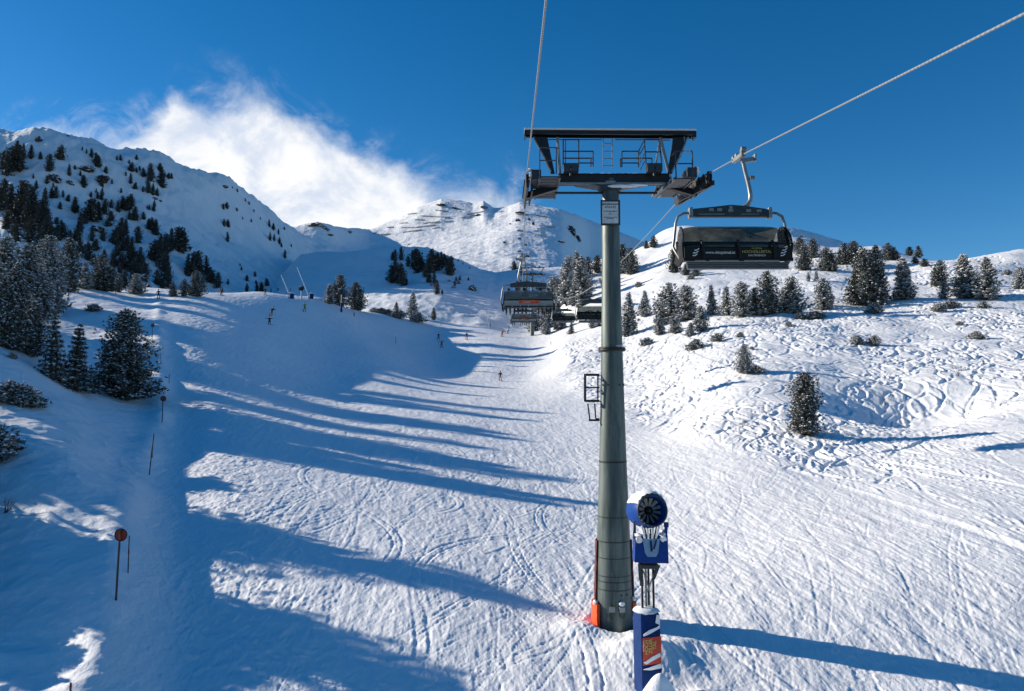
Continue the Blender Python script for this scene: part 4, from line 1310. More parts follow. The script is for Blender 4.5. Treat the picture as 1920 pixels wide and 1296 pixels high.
# rounded cover at the bottom and dark gap under it
mb = MB()
mb.lathe((0, 0, 0), (0, 0, 1), [(-1.0, .75), (zt(1186), .74), (zt(1176), .72)], 24)
mb.build('foundation', M['steel_black'], tw)

# head: crossarm, taper bracket, tie tube
def seg(name, pts, r, mat='steel', n=8):
    mb = MB(); mb.tube([L(*p) for p in pts], r, n); return mb.build(name, M[mat], tw, smooth=True)
mb = MB()
for D_, dy in ((TD, .0),):
    a, b = L(1046, 338), L(1252, 338)
    a.z = b.z = L(1150, 338).z
    mb.bar(a, b, .55, .27)
    mb.bar(a + Vector((0, -.30, -.145)), b + Vector((0, -.30, -.145)), .06, .05)
    mb.bar(a + Vector((0, -.30, .13)), b + Vector((0, -.30, .13)), .06, .04)
mb.build('crossarm', M['steel_black'], tw, bevel=.01)
mb = MB()
a, b = L(1052, 344, TD - .32), L(1248, 344, TD - .32); a.z = b.z = a.z
mb.bar(a, b, .04, .06)
mb.build('crossarm_flange', M['steel'], tw)
mb = MB()
poly = [L(1078, 346), L(1210, 346), L(1168, 353), L(1161, 360), L(1127, 360), L(1122, 353)]
mb.prism(poly, (0, .62, 0))
mb.build('taper_bracket', M['steel_dark'], tw, bevel=.01)
mb = MB()
rs = random.Random(3)
mb.v = []; n = 26
vs, fs = [], []
for k in range(n):
    x = L(1062 + (1226 - 1062) * k / (n - 1), 330)
    h = .035 + .03 * rs.random()
    for (dy, dz) in ((-.28, 0), (-.2, h), (.2, h), (.28, 0)):
        vs.append(Vector((x.x, dy, L(1150, 338).z + .137 + dz)))
for k in range(n - 1):
    for q in range(3):
        i = k * 4 + q; fs.append((i, i + 4, i + 5, i + 1))
mb.add(vs, fs); mb.build('snow', M['snow_cap'], tw, smooth=True)
mb = MB(); mb.blob(L(1168, 349, TD - .36), (.55, .06, .06), 12, 5, 4); mb.build('snow', M['snow_cap'], tw, smooth=True); mb = MB(); mb.blob(L(1195, 347, TD - .36), (.4, .06, .04), 12, 5, 6)
mb.build('snow', M['snow_cap'], tw, smooth=True)
mb = MB(); mb.box(L(1145, 341.5, TD - .34), (.34, .04, .09)); mb.build('number_plate', M['steel'], tw)
seg('tie_tube', [(1040, 362), (1130, 362)], .045, 'steel_dark')
seg('tie_tube', [(1158, 362), (1232, 362)], .045, 'steel_dark')
# gantry on top
mb = MB()
a, b = L(983, 248.5), L(1303, 250.5)
mb.bar(a, b, .40, .04); mb.bar(a + Vector((0, -.19, -.06)), b + Vector((0, -.19, -.06)), .04, .13); mb.bar(a + Vector((0, .19, -.06)), b + Vector((0, .19, -.06)), .04, .13)
mb.bar(a + Vector((.03, -.2, -.13)), a + Vector((.03, .2, -.13)), .06, .16); mb.bar(b + Vector((-.03, -.2, -.13)), b + Vector((-.03, .2, -.13)), .06, .16)
gb = mb.build('gantry_beam', M['steel_black'], tw)
mb = MB(); mb.bar(a + Vector((0, -.02, .055)), b + Vector((0, -.02, .055)), .45, .06)
mb.build('snow', M['snow_cap'], tw, bevel=.012)
mb = MB()
for k, x in enumerate((986, 990, 995, 1001, 1283, 1291, 1297, 1301)):
    p0 = L(x, 257, TD - .2); ln = .10 + .12 * ((k * 7) % 5) / 4
    mb.lathe(p0, (0, 0, -1), [(0, .018), (ln, .003)], 6)
mb.build('icicles', simple('ice', (.3, .4, .5), .15), tw)
for s_, xs in ((1, ((1001, 1026), (1033, 1040))), (-1, ((1288, 1262), (1260, 1251)))):
    mb = MB()
    (t0, t1), (b0, b1) = xs
    mb.prism([L(t0, 258), L(t1, 258), L(b1, 326), L(b0, 326)], (0, .10, 0))
    mb.build('gantry_leg', M['steel_black'], tw)
    mb = MB()
    mb.bar(L(t0 - 1 * s_, 258, TD - .3), L((t0 + b0) / 2 + 2, 292, TD - .3), .04); mb.bar(L((t0 + b0) / 2 + 2, 292, TD - .3), L(b0 - 0, 322, TD - .3), .05)
    mb.build('gantry_brace', M['steel'], tw)
def frame(name, segs, r=.022, mat='steel_dark'):
    mb = MB()
    for s_ in segs:
        D0 = s_[4] if len(s_) > 4 else TD; D1 = s_[5] if len(s_) > 5 else D0
        mb.tube([L(s_[0], s_[1], D0), L(s_[2], s_[3], D1)], r, 6)
    return mb.build(name, M[mat], tw, smooth=True)
frame('gantry_post', [(1045, 258, 1051, 338)], .055, 'steel')
frame('gantry_post', [(1238, 258, 1257, 336)], .055, 'steel')
frame('gantry_post', [(1237, 262, 1229, 312)], .035, 'steel')
frame('rail_bar', [(1026, 262, 1128, 262, TD + .3), (1153, 262, 1256, 263, TD + .3)], .018)
lad = [(1131, 260, 1131, 314), (1148, 260, 1148, 314)] + [(1131, y, 1148, y) for y in (270, 284, 298, 311)]
frame('ladder', lad, .018, 'steel')
frame('railing', [(1056, 262, 1056, 314), (1085, 262, 1085, 314), (1056, 262, 1085, 262), (1056, 284, 1112, 284), (1056, 297, 1110, 297), (1085, 306, 1112, 306), (1112, 284, 1112, 313), (1060, 262, 1060, 312, TD + .5), (1108, 297, 1108, 313, TD + .4)], .025)
frame('railing', [(1166, 284, 1166, 314), (1163, 297, 1163, 314), (1166, 284, 1197, 284), (1166, 297, 1222, 297), (1166, 306, 1197, 306), (1197, 284, 1197, 314), (1222, 297, 1222, 310), (1208, 262, 1212, 318), (1208, 262, 1236, 262), (1236, 262, 1241, 312), (1208, 285, 1240, 285)], .025)
frame('railing', [(1207, 265, 1197, 284, 25.7, 25.4), (1208, 275, 1198, 292, 25.7, 25.4), (1209, 288, 1199, 307, 25.7, 25.4), (1199, 282, 1199, 309, 25.4), (1210, 300, 1200, 320, 25.7, 25.4)], .02, 'steel')
frame('railing', [(1012, 277, 1012, 332, 24.6), (1043, 277, 1043, 326, TD), (1012, 277, 1043, 277, 24.6, TD), (1013, 301, 1043, 301, 24.6, TD)], .022)
frame('railing', [(1266, 283, 1268, 338, 25.2), (1298, 286, 1299, 330, 24.3), (1266, 283, 1296, 283, 25.2, 24.3), (1296, 283, 1298, 286, 24.3), (1267, 307, 1298, 307, 25.2, 24.3), (1256, 300, 1254, 330, 26.3), (1256, 300, 1266, 283, 26.3, 25.2)], .024)
for x in (1070, 1226):
    mb = MB()
    c = L(x, 316, TD - .5)
    mb.box(c + Vector((0, 0, .08)), (.52, .3, .14)); mb.box(c + Vector((-.13, 0, -.05)), (.24, .32, .18)); mb.box(c + Vector((.15, 0, -.05)), (.24, .32, .18))
    mb.tube([c + Vector((0, -.1, -.1)), c + Vector((-.02, -.12, -.3))], .04, 8)
    mb.build('motor_box', M['steel_dark'], tw, bevel=.012)
# slatted catwalks running along the rope line, seen from below
def catwalk(x0n, x1n, yn, x0f, x1f, yf, Dn=24.0, Df=28.2, nsl=9):
    mb = MB()
    A0, A1, B0, B1 = L(x0n, yn, Dn), L(x1n, yn, Dn), L(x0f, yf, Df), L(x1f, yf, Df)
    for k in range(nsl):
        f = (k + .5) / nsl
        mb.bar(A0.lerp(B0, f), A1.lerp(B1, f), .26, .035)
    mb.build('catwalk', M['steel_black'], tw)
    mb = MB()
    mb.bar(A0, B0, .05, .12); mb.bar(A1, B1, .05, .12)
    mb.build('catwalk_rail', M['steel_dark'], tw)
    mb = MB()
    for k in range(5):
        f = k / 4; p0 = A0.lerp(B0, f)
        q0 = A0.lerp(B0, min(1, f + .25))
    mb.tube([A1 + Vector((0, 0, .1)), A1 + Vector((0, 0, .35))], .02, 6)
    mb.build('toe_post', M['steel_dark'], tw)
catwalk(1013, 1050, 331, 1003, 1040, 372)
catwalk(1266, 1300, 335, 1226, 1262, 369)
# sheave trains
def sheaves(xw, side, y0=24.1, y1=29.0, z0=7.35, slope=.142):
    root = MB()
    a = Vector((xw, y0 - .25, z0 + slope * (y0 - 26) - .26)) - BASE; b = Vector((xw, y1 + .25, z0 + slope * (y1 - 26) - .26)) - BASE
    root.bar(a, b, .07, .16)
    root.bar(a + Vector((side * .17, .4, .02)), b + Vector((side * .17, -.4, .02)), .05, .22)
    for k in range(4):
        f = (k + .5) / 4
        p0 = a.lerp(b, f); root.bar(p0 - Vector((0, 0, .05)), p0 + Vector((0, .0, .32)), .06)
    tr_ = root.build('sheave_train', M['steel_black'], tw)
    n = 8
    for k in range(n):
        y = y0 + (y1 - y0) * (k + .5) / n
        c = Vector((xw, y, z0 + slope * (y - 26))) - BASE
        mb = MB()
        mb.lathe(c - Vector((.065, 0, 0)), (1, 0, 0), [(0, .20), (.03, .255), (.05, .215), (.08, .215), (.10, .255), (.13, .20)], 20)
        mb.lathe(c - Vector((.1, 0, 0)), (1, 0, 0), [(0, .05), (.2, .05)], 10)
        mb.build('sheave', M['rubber'], tr_, smooth=True)
    mb = MB()
    mb.bar(Vector((xw, 26, z0 - .3)) - BASE, Vector((3.5 + (1 if xw > 3 else -1) * 1.95, 26, z0 + .02)) - BASE, .22, .22)
    mb.bar(Vector((xw, 26.8, z0 - .2)) - BASE, Vector((3.5 + (1 if xw > 3 else -1) * 2.0, 26.2, z0 + .05)) - BASE, .09, .12)
    mb.build('arm_bracket', M['steel_black'], tw)
    mb = MB()
    mb.box(Vector((xw + (.32 if xw < 3 else -.45), 25.4, z0 + .12)) - BASE, (.34, 1.2, .34)); mb.build('catcher_box', M['steel_dark'], tw, bevel=.02)
    mb = MB()
    for k in range(6):
        mb.blob(Vector((xw + (.12 if xw < 3 else -.3) + .08 * (k % 3), 25 + k * .25, z0 + .32)) - BASE, (.12, .16, .05), 8, 4, k)
    mb.build('snow', M['snow_cap'], tw, smooth=True)
sheaves(.5, 1, z0=7.42)
sheaves(6.55, -1, z0=7.50)
mb = MB()
mb.prism([L(1222, 369, 28.3), L(1228, 360, 28.2), L(1262, 340, 26.0), L(1266, 345, 26.0), L(1233, 372, 28.2)], (.08, 0, .0))
mb.build('rescue_arm', M['steel'], tw, bevel=.01)
mb = MB(); mb.bar(L(1250, 330), L(1230, 362, 27.6), .08); mb.bar(L(1235, 340, 26.3), L(1226, 365, 28), .06)
mb.build('catwalk_strut', M['steel_dark'], tw)
mb = MB(); mb.bar(L(1052, 338), L(1040, 362, 27.6), .07); mb.build('catwalk_strut', M['steel_dark'], tw)
# framed notice on the tube
sg = MB(); c = L(1144.5, 399, TD - .42)
sg.box(c, (.68, .05, .90)); sgo = sg.build('notice_frame', M['steel_dark'], tw, bevel=.01)
mb = MB(); mb.box(c + Vector((-.01, -.031, 0)), (.56, .014, .76)); mb.build('notice_board', M['white_paint'], sgo)
for txt, dz, s_ in (('BERGBAHNEN', .285, .088), ('SCHULTZ', .185, .088), ('Die Fahrgeschwindigkeit', .045, .048), ('der', -.01, .04), ('Anlage', -.06, .045), ('wird dem Andrang angepasst', -.17, .040), ('SKI-OPTIMAL', -.215, .04)):
    text_mesh('lettering', txt, s_, M['text_dark'], sgo, c + Vector((-.01, -.040, dz)), (R(90), 0, 0), ext=.0015, bold=.002)
mb = MB()
for dz in (.4, -.4):
    zz = c.z + dz * .8
    mb.lathe((0, 0, 0), (0, 0, 1), [(zz - .02, .30), (zz - .02, .318), (zz + .02, .318), (zz + .02, .30)], 30, closed=False)
mb.build('clamp_strap', M['steel_dark'], tw)
# small cage platform hung on the left side of the tube
mb = MB(); r_ = .028
def cg(px, py, D): return L(px, py, D)
X0, X1, Y0, YM, Y1 = 1096, 1124, 702, 727, 752
for D_ in (25.95, 26.35):
    o = 0 if D_ < 26.1 else 2
    for a_, b_ in (((X0 + o, Y0 + o), (X1, Y0 + o)), ((X0 + o, YM), (X1, YM)), ((X0 + o, Y1 - 1), (X1, Y1 - 1)), ((X0 + o, Y0 + o), (X0 + o, Y1)), ((X1 - 3, Y0 + o), (X1 - 3, Y1))):
        mb.tube([cg(*a_, D_), cg(*b_, D_)], r_, 6)
for x in (X0, X1 - 3):
    for y in (Y0, YM, Y1):
        mb.tube([cg(x, y, 25.95), cg(x + 2, y, 26.35)], r_, 6)
cgo = mb.build('work_cage', M['steel_black'], tw, smooth=True)
mb = MB(); mb.bar(cg(1098, 753, 26.15), cg(1128, 753, 26.15), .45, .04); mb.build('cage_floor', M['steel_black'], cgo)
mb = MB()
mb.tube([cg(1102, 757, 26), cg(1106, 787, 26)], .028, 6); mb.tube([cg(1115, 757, 26), cg(1117, 785, 26)], .028, 6); mb.bar(cg(1104, 788, 26), cg(1124, 788, 26), .09, .07); mb.tube([cg(1117, 785, 26), cg(1124, 786, 26)], .03, 6)
mb.build('cage_step', M['steel_black'], cgo, smooth=True)

# ------------------------------------------------------------------ the line: where the two ropes run
def cx_(y): return 3.52 + .00977 * (y - 26)
SUP = [(-60, -7.0), (26, 7.68), (188, 31.0), (330, 57.0), (432, 82.0), (1146, 306.0)]
SAG = [1.0, 5.0, 3.0, 2.0, 22.0]
def rope_z(y):
    for (y0, z0), (y1, z1), s_ in zip(SUP, SUP[1:], SAG):
        if y <= y1:
            f = (y - y0) / (y1 - y0)
            return z0 + (z1 - z0) * f - 4 * s_ * f * (1 - f)
    return SUP[-1][1]
def rope_pt(side, y):
    z = rope_z(y)
    if y < 26 and side > 0: z = 7.78 + (y - 26) * .177 if y > -30 else -2.1 + (y + 30) * .15
    if y < 26 and side < 0: z = 7.68 + (y - 26) * .143 if y > -30 else -.33 + (y + 30) * .12
    return Vector((cx_(y) + side * 3.02 + (.19 * (26 - y) / 26 if side < 0 and y < 26 else 0), y, z))
for side, lab in ((-1, 'twisted steel haul rope running overhead on the left side of the tower'), (1, 'twisted steel haul rope rising past the right side of the tower')):
    ys = list(np.linspace(-50, 26, 14)) + list(np.linspace(28, 188, 22)) + list(np.linspace(195, 432, 20)) + list(np.linspace(450, 1146, 20))
    mb = MB(); mb.tube([rope_pt(side, y) for y in ys], [.019 if y < 60 else .03 for y in ys], 8)
    o = mb.build('haul_rope', M['rope'], smooth=True)
    tag(o, lab, 'cable', 'haul ropes of the chairlift')

# ------------------------------------------------------------------ six-seat bubble chair; local origin at the grip, front towards -y
DZS = -.11
def make_chair(detail=2, label='', group='bubble chairs of the lift'):
    e = empty('lift_chair'); tag(e, label, 'chairlift seat', group)
    cx = -.30
    # grip on the rope
    mb = MB()
    mb.bar((-.02, -.45, -.06), (-.02, .45, .02), .12, .12); mb.box((.02, -.28, .10), (.12, .2, .1)); mb.box((.05, .30, .1), (.16, .16, .16))
    for y in (-.42, .42): mb.lathe((-.08, y, .08), (1, 0, 0), [(0, .08), (.14, .08)], 10)
    mb.bar((.05, .0, -.12), (.42, .0, -.06), .12, .12); mb.box((.44, 0, -.03), (.05, .2, .2))
    mb.build('grip', M['steel'], e, bevel=.008 if detail > 1 else 0)
    # hanger arm
    mb = MB()
    pts = [(.10, 0, -.10), (.16, 0, -.42), (.25, 0, -.80), (.30, 0, -1.10), (.29, 0, -1.26), (.20, 0, -1.40), (.04, 0, -1.50)]
    mb.tube(pts, [.055, .055, .058, .062, .065, .07, .08], 10)
    mb.build('hanger_arm', M['steel'], e, smooth=True)
    if detail > 1:
        mb = MB(); mb.lathe((.27, -.06, -.62), (1, 0, 0), [(0, .06), (.1, .06)], 8); mb.tube([(.3, -.02, -.62), (.42, -.02, -.56), (.40, 0, -.68)], .02, 6); mb.lathe((.27, 0, -1.22), (0, 0, -1), [(0, .03), (.14, .03)], 8)
        mb.build('damper', M['steel'], e)
    # cross beam
    zb = -1.58
    mb = MB()
    xs = [-1.38, -.7, -.30, .10, .78]; top = [zb + .06, zb + .13, zb + .18, zb + .15, zb + .05]
    poly = [(x, 0, z) for x, z in zip(xs, top)] + [(.78, 0, zb - .17), (-1.38, 0, zb - .17)]
    mb.prism(poly, (0, .16, 0))
    bm_ = mb.build('cross_beam', M['steel_dark'], e, bevel=.01 if detail > 1 else 0)
    if detail > 1:
        mb = MB()
        for x in (-1.42, .82):
            mb.box((x, 0, zb - .05), (.10, .22, .30))
        mb.build('beam_end', M['steel'], bm_, bevel=.01)
        for sy in (-1, 1):
            mb = MB()
            for x in (-.85, -.62, .2, .5): mb.box((x, sy * .092, zb + .0 + .03 * (x < 0)), (.14, .02, .08))
            mb.box((-.3, sy * .092, zb + .01), (.14, .03, .09)); mb.box((-.85, sy * .092, zb - .10), (.75, .02, .025)); mb.box((.25, sy * .092, zb - .10), (.5, .02, .02))
            mb.lathe((-.3, sy * .08, zb + .1), (0, sy, 0), [(0, .05), (.025, .05)], 12)
            mb.build('beam_fitting', M['steel'], bm_)
    # side frames
    for s_ in (-1, 1):
        mb = MB()
        xo = 1.60
        P_ = [(cx + s_ * 1.10, 0, zb - .04), (cx + s_ * 1.32, 0, zb - .05), (cx + s_ * 1.48, 0, zb - .14), (cx + s_ * 1.545, .0, zb - .34), (cx + s_ * 1.60, -.02, zb - .80),
              (cx + s_ * 1.64, -.05, zb - 1.02), (cx + s_ * 1.62, -.12, zb - 1.12), (cx + s_ * 1.50, -.28, zb - 1.42), (cx + s_ * 1.44, -.35, zb - 1.46), (cx + s_ * 1.38, -.3, zb - 1.43)]
        mb.tube(P_, .040, 10)
        mb.build('side_frame', M['steel'], e, smooth=True)
    zs = -2.75 + DZS    # seat level
    # backrest and seat
    mb = MB()
    mb.box((cx, .30, zs + .27), (2.95, .08, .42), Matrix.Rotation(R(-10), 3, 'X'))
    br = mb.build('backrest', M['black_plastic'], e, bevel=.015 if detail > 1 else 0)
    mb = MB(); mb.box((cx, .355, zs + .13), (2.86, .03, .26)); mb.build('back_panel', M['grey_panel'], br)
    mb = MB(); mb.box((cx, .40, zs - .0), (2.85, .10, .07)); mb.build('back_rail', M['steel'], br)
    mb = MB(); mb.box((cx - .02, .38, zs + .20), (1.18, .012, .19)); stc = mb.build('sticker', M['red_sign'], br)
    if detail > 0:
        text_mesh('lettering', 'HOCHZILLERTAL', .10, M['text_gold'], stc, (cx - .02, .389, zs + .235), (R(90), 0, R(180)), ext=.0015)
        text_mesh('lettering', 'KALTENBACH', .075, M['text_white'], stc, (cx + .12, .389, zs + .155), (R(90), 0, R(180)), ext=.0015)
    for k in range(6):
        mb = MB(); x = cx + (k - 2.5) * .48
        mb.box((x, .02, zs), (.45, .50, .09)); mb.build('seat', M['black_plastic'], e, bevel=.025 if detail > 1 else 0)
    mb = MB(); mb.box((cx, .0, zs - .10), (2.9, .55, .06)); mb.box((cx, -.2, zs - .06), (2.95, .06, .08)); mb.build('seat_tray', M['steel_dark'], e)
    # bubble: curved shell, front (towards -y) down over the knees
    def shell(name, mat, ang0, ang1, r0y, r0z, cy, cz, wtop, wbot, n=12):
        mb = MB(); vs, fs = [], []; nx = 10
        for j in range(n + 1):
            a = R(ang0 + (ang1 - ang0) * j / n)
            y = cy - math.cos(a) * r0y; z = cz + math.sin(a) * r0z
            wd = wbot + (wtop - wbot) * j / n
            for k in range(nx + 1):
                f = k / nx * 2 - 1
                vs.append((cx + f * wd, y + .10 * abs(f) ** 6, z - .05 * abs(f) ** 8))
        for j in range(n):
            for k in range(nx):
                i = j * (nx + 1) + k; fs.append((i, i + 1, i + nx + 2, i + nx + 1))
        mb.add(vs, fs)
        return mb.build(name, M[mat], e, smooth=True)
    bb = shell('bubble', 'bubble', -8, 92, .72, .62, .05, zs + .22, 1.40, 1.48)
    shell('bubble_back', 'bubble' if detail > 1 else 'bubble_back', 92 if detail < 2 else 96, 172, .42, .58 if detail > 1 else .66, .02, zs + .26, 1.40, 1.42)
    for s_ in (-1, 1):
        mb = MB()
        vs = [(cx + s_ * 1.48, -.6, zs + .22)]; vs = []
        for j in range(9):
            a = R(90 * j / 8); vs.append((cx + s_ * (1.49 - .08 * j / 8), .05 - math.cos(a) * .70, zs + .22 + math.sin(a) * .60))
        vs += [(cx + s_ * 1.42, .25, zs + .74), (cx + s_ * 1.46, .30, zs + .25)]
        mb.prism(vs, (.012, 0, 0)); mb.build('side_window', M['bubble'], e)
        mb = MB(); mb.tube([Vector(v) + Vector((s_ * .01, 0, 0)) for v in vs[:9]], .022, 6); mb.build('bubble_edge', M['black_plastic'], e, smooth=True)
        mb = MB(); mb.prism([(cx + s_ * 1.51, -.68, zs + .24), (cx + s_ * 1.55, -.15, zs + .1), (cx + s_ * 1.56, .1, zs - .2), (cx + s_ * 1.50, -.2, zs - .34), (cx + s_ * 1.47, -.6, zs - .20)], (.05, 0, 0))
        mb.build('arm_cover', M['black_plastic'], e)
    mb = MB()
    mb.tube([(cx - 1.48, .05 - .72, zs + .22), (cx + 1.48, .05 - .72, zs + .22)], .02, 6)
    mb.build('bubble_bar', M['black_plastic'], e)
    # front lower panel with the lettering, its ribs and the footrest below
    mb = MB()
    mb.box((cx, -.70, zs - .05), (2.96, .05, .31))
    fp = mb.build('front_panel', M['black_plastic'], e, bevel=.012 if detail > 1 else 0)
    mb = MB()
    mb.box((cx, -.66, zs - .22), (3.0, .10, .09)); mb.build('lower_bar', M['black_plastic'], fp)
    for x in (-.97, 0.02, .97):
        mb = MB()
        mb.tube([(cx + x, -.78, zs - .2), (cx + x - .01, -.80, zs + .0), (cx + x - .04, -.79, zs + .24), (cx + x - .04, -.70, zs + .29)], .035, 8)
        mb.build('panel_rib', M['black_plastic'], fp, smooth=True)
    mb = MB()
    for dz in (0, -.055, -.11, -.165):
        mb.bar((cx - 1.40, -.60 + dz * .6, zs - .31 + dz), (cx + 1.36, -.60 + dz * .6, zs - .31 + dz), .16, .035)
    mb.build('footrest', M['slat'], e)
    mb = MB(); mb.bar((cx - 1.2, -.735, zs - .265), (cx - .9, -.735, zs - .265), .01, .02); mb.bar((cx - .8, -.735, zs - .265), (cx + .0, -.735, zs - .265), .01, .025); mb.bar((cx + .15, -.735, zs - .265), (cx + 1.1, -.735, zs - .265), .01, .025)
    mb.build('trim_strip', M['grey_panel'], fp)
    if detail > 1:
        ty = -.735
        text_mesh('lettering', 'www.skioptimal.at', .108, M['text_white'], fp, (cx - .50, ty, zs - .04), (R(90), 0, 0), ext=.002, bold=.001)
        text_mesh('lettering', 'SKI-OPTIMAL', .050, M['text_gold'], fp, (cx + .50, ty, zs + .075), (R(90), 0, 0), ext=.002)
        text_mesh('lettering', 'HOCHZILLERTAL', .105, M['text_gold'], fp, (cx + .50, ty, zs - .02), (R(90), 0, 0), ext=.002)
        text_mesh('lettering', 'KALTENBACH', .075, M['text_white'], fp, (cx + .50, ty, zs - .12), (R(90), 0, 0), ext=.002)
        for x in (cx - 1.18, cx + 1.22):
            mb = MB()
            for k, (w_, dx) in enumerate(((.11, .03), (.13, 0), (.11, -.02))):
                z = zs + .04 - k * .075
                mb.prism([(x + dx - w_ * .6, ty, z - .03), (x + dx + w_ * .1, ty, z - .028), (x + dx + w_ * .7, ty, z + .02), (x + dx + w_ * .6, ty, z + .045), (x + dx + w_ * .05, ty, z + .0), (x + dx - w_ * .4, ty, z + .002)], (0, .006, 0))
            mb.build('slash_mark', M['text_white'], fp)
    return e
ch = make_chair(2, 'empty black bubble chair with white and gold lettering, descending closest to the camera')
ch.location = rope_pt(1, 20.9) + Vector((0, 0, -.02))
DX = -.12
up0 = make_chair(1, 'occupied bubble chair with grey back and red sticker, nearest one going uphill')
up0.location = rope_pt(-1, 44.0); up0.rotation_euler = (0, 0, PI)
d2 = copy_tree(up0); d2.location = rope_pt(1, 58.0); d2.rotation_euler = (0, 0, 0); d2['label'] = 'empty dark chair half hidden behind the tower tube at its left'
d3 = copy_tree(up0); d3.location = rope_pt(1, 100.0); d3.rotation_euler = (0, 0, 0); d3['label'] = 'dark descending chair between the nearest uphill chair and the tower tube'
for ch_ in list(up0.children):          # the uphill chairs ride with their front bar and footrest up
    if ch_.name.split('.')[0] in ('footrest', 'front_panel'):
        for g_ in list(ch_.children): bpy.data.objects.remove(g_)
        bpy.data.objects.remove(ch_)
u2 = copy_tree(up0); u2.location = rope_pt(-1, 88.0); u2['label'] = 'second bubble chair going uphill, directly below the nearest one in the view'
# far chairs, a few pixels each
def far_chair(side, y, label):
    mb = MB()
    mb.box((0, 0, -2.3), (3.1, 1.0, .95)); mb.box((0, 0, -1.4), (2.1, .16, .25)); mb.tube([(0, 0, 0), (.25, 0, -.8), (0, 0, -1.4)], .09, 6); mb.box((0, 0, -2.95), (3.0, .7, .12))
    o = mb.build('lift_chair', M['steel_dark'], bevel=.18)
    o.location = rope_pt(side, y); tag(o, label, 'chairlift seat', 'bubble chairs of the lift')
for side, y, lab in ((-1, 232, 'tiny uphill chair in front of the far tower heads, lowest on the left rope'), (1, 215, 'tiny descending chair right of the far tower head, lowest on the right rope'),
                     (-1, 290, 'tiny uphill chair, second lowest of the far ones on the left rope'), (1, 275, 'tiny descending chair, second lowest of the far ones on the right rope'),
                     (-1, 375, 'distant uphill chair just under the middle of the sunlit peak'), (1, 352, 'distant descending chair just under the middle of the sunlit peak'),
                     (-1, 500, 'distant uphill chair low on the sunlit peak slope'), (-1, 640, 'distant uphill chair halfway up the sunlit peak slope'), (-1, 790, 'distant uphill chair high on the sunlit peak slope'),
                     (1, 570, 'distant descending chair on the lower sunlit peak slope'), (1, 720, 'distant descending chair on the upper sunlit peak slope'), (-1, 930, 'distant uphill chair nearest to the summit tower')):
    far_chair(side, y, lab)
# far towers
def far_tower(y, key, label, py=None):
    xc = cx_(y); zt_ = rope_z(y) + .3
    zb = ground_z(xc, y, key) - 1
    e = tag(empty('lift_tower', (xc, y, zb)), label, 'lift tower', 'distant towers of the lift')
    H = zt_ - zb
    mb = MB(); mb.lathe((0, 0, 0), (0, 0, 1), [(0, .55), (H * .5, .42), (H, .30)], 14); mb.build('tube', M['tower'], e, smooth=True)
    mb = MB(); mb.bar((-2.8, 0, H), (2.8, 0, H), .5, .35); mb.build('crossarm', M['steel_black'], e)
    for s_ in (-1, 1):
        mb = MB(); mb.bar((s_ * 3.02, -2.4, H - .65), (s_ * 3.02, 2.4, H - .1), .14, .4)
        for k in range(6): mb.lathe((s_ * 3.02 - .07, -2 + k * .8, H - .52 + k * .1), (1, 0, 0), [(0, .25), (.14, .25)], 10)
        mb.build('sheave_train', M['steel_black'], e)
        mb = MB(); mb.bar((s_ * 2.1, 0, H + .1), (s_ * 2.9, 0, H + 1.7), .18); mb.build('gantry_leg', M['steel_dark'], e)
        mb = MB(); mb.bar((s_ * 2.45, -2, H - .6), (s_ * 2.45, 2, H - .1), .6, .06); mb.build('catwalk', M['slat'], e)
    mb = MB(); mb.bar((-3.2, 0, H + 1.75), (3.2, 0, H + 1.75), .5, .16); mb.build('gantry_beam', M['steel_black'], e)
    print('far tower', y, 'height', round(H, 1))
far_tower(188, 'near', 'second tower of the lift, its foot just below the second uphill chair')
far_tower(330, 'mid', 'third tower of the lift, small, above the nearest uphill chair')
far_tower(432, 'mid', 'fourth tower of the lift, tiny, at the foot of the peak')
far_tower(1146, 'far', 'tower on the sharp snowy top directly left of the near tower head')

# ------------------------------------------------------------------ snow gun on its blue-padded lift mast
GD = 21.0
GB = P(1217, 1290, GD)
gun = tag(empty('snow_gun', GB), 'blue fan snow gun on a mast with blue padding, right beside the tower foot', 'snow gun')
def Q(px, py, D=GD): return P(px, py, D) - GB
# padding block
mb = MB()
t0, t1, b0, b1 = Q(1196, 1152), Q(1237, 1152), Q(1199, 1292), Q(1243, 1292)
dp = Vector((0, .55, 0)); sl = Vector((-.06, 0, 0))
b0 = b0 + Vector((0, 0, -.3)); b1 = b1 + Vector((0, 0, -.3))
A = [t0, t1, b1, b0]
lft = Vector((-.05, .6, 0))
mb.add([t0 + Vector((.08, 0, 0)), t1, b1, b0 + Vector((.08, 0, 0)), t0 + lft, t1 + Vector((-.02, .6, 0)), b1 + Vector((-.02, .6, 0)), b0 + lft],
       [(0, 1, 2, 3), (5, 4, 7, 6), (4, 0, 3, 7), (1, 5, 6, 2), (4, 5, 1, 0), (3, 2, 6, 7)])
pd_ = mb.build('padding', M['blue_pad'], gun, bevel=.025)
mb = MB()
mb.prism([Q(1205, 1197, GD - .02), Q(1240, 1193, GD - .02), Q(1240, 1244, GD - .02), Q(1206, 1248, GD - .02)], (0, .008, 0))
pt = mb.build('logo_patch', M['red_sign'], pd_)
for i, tx in enumerate(('HOCH', 'ZILLER', 'TAL')):
    c = Q(1212.5 + i * 7.5, 1214 - i * 2, GD - .035)
    text_mesh('lettering', tx, .13, M['text_gold'], pt, c, (R(90), R(-90), 0), ext=.002, bold=.003)
text_mesh('lettering', 'KALTENBACH', .045, M['text_white'], pt, Q(1207, 1212, GD - .035), (R(90), R(-90), 0), ext=.002)
mb = MB()
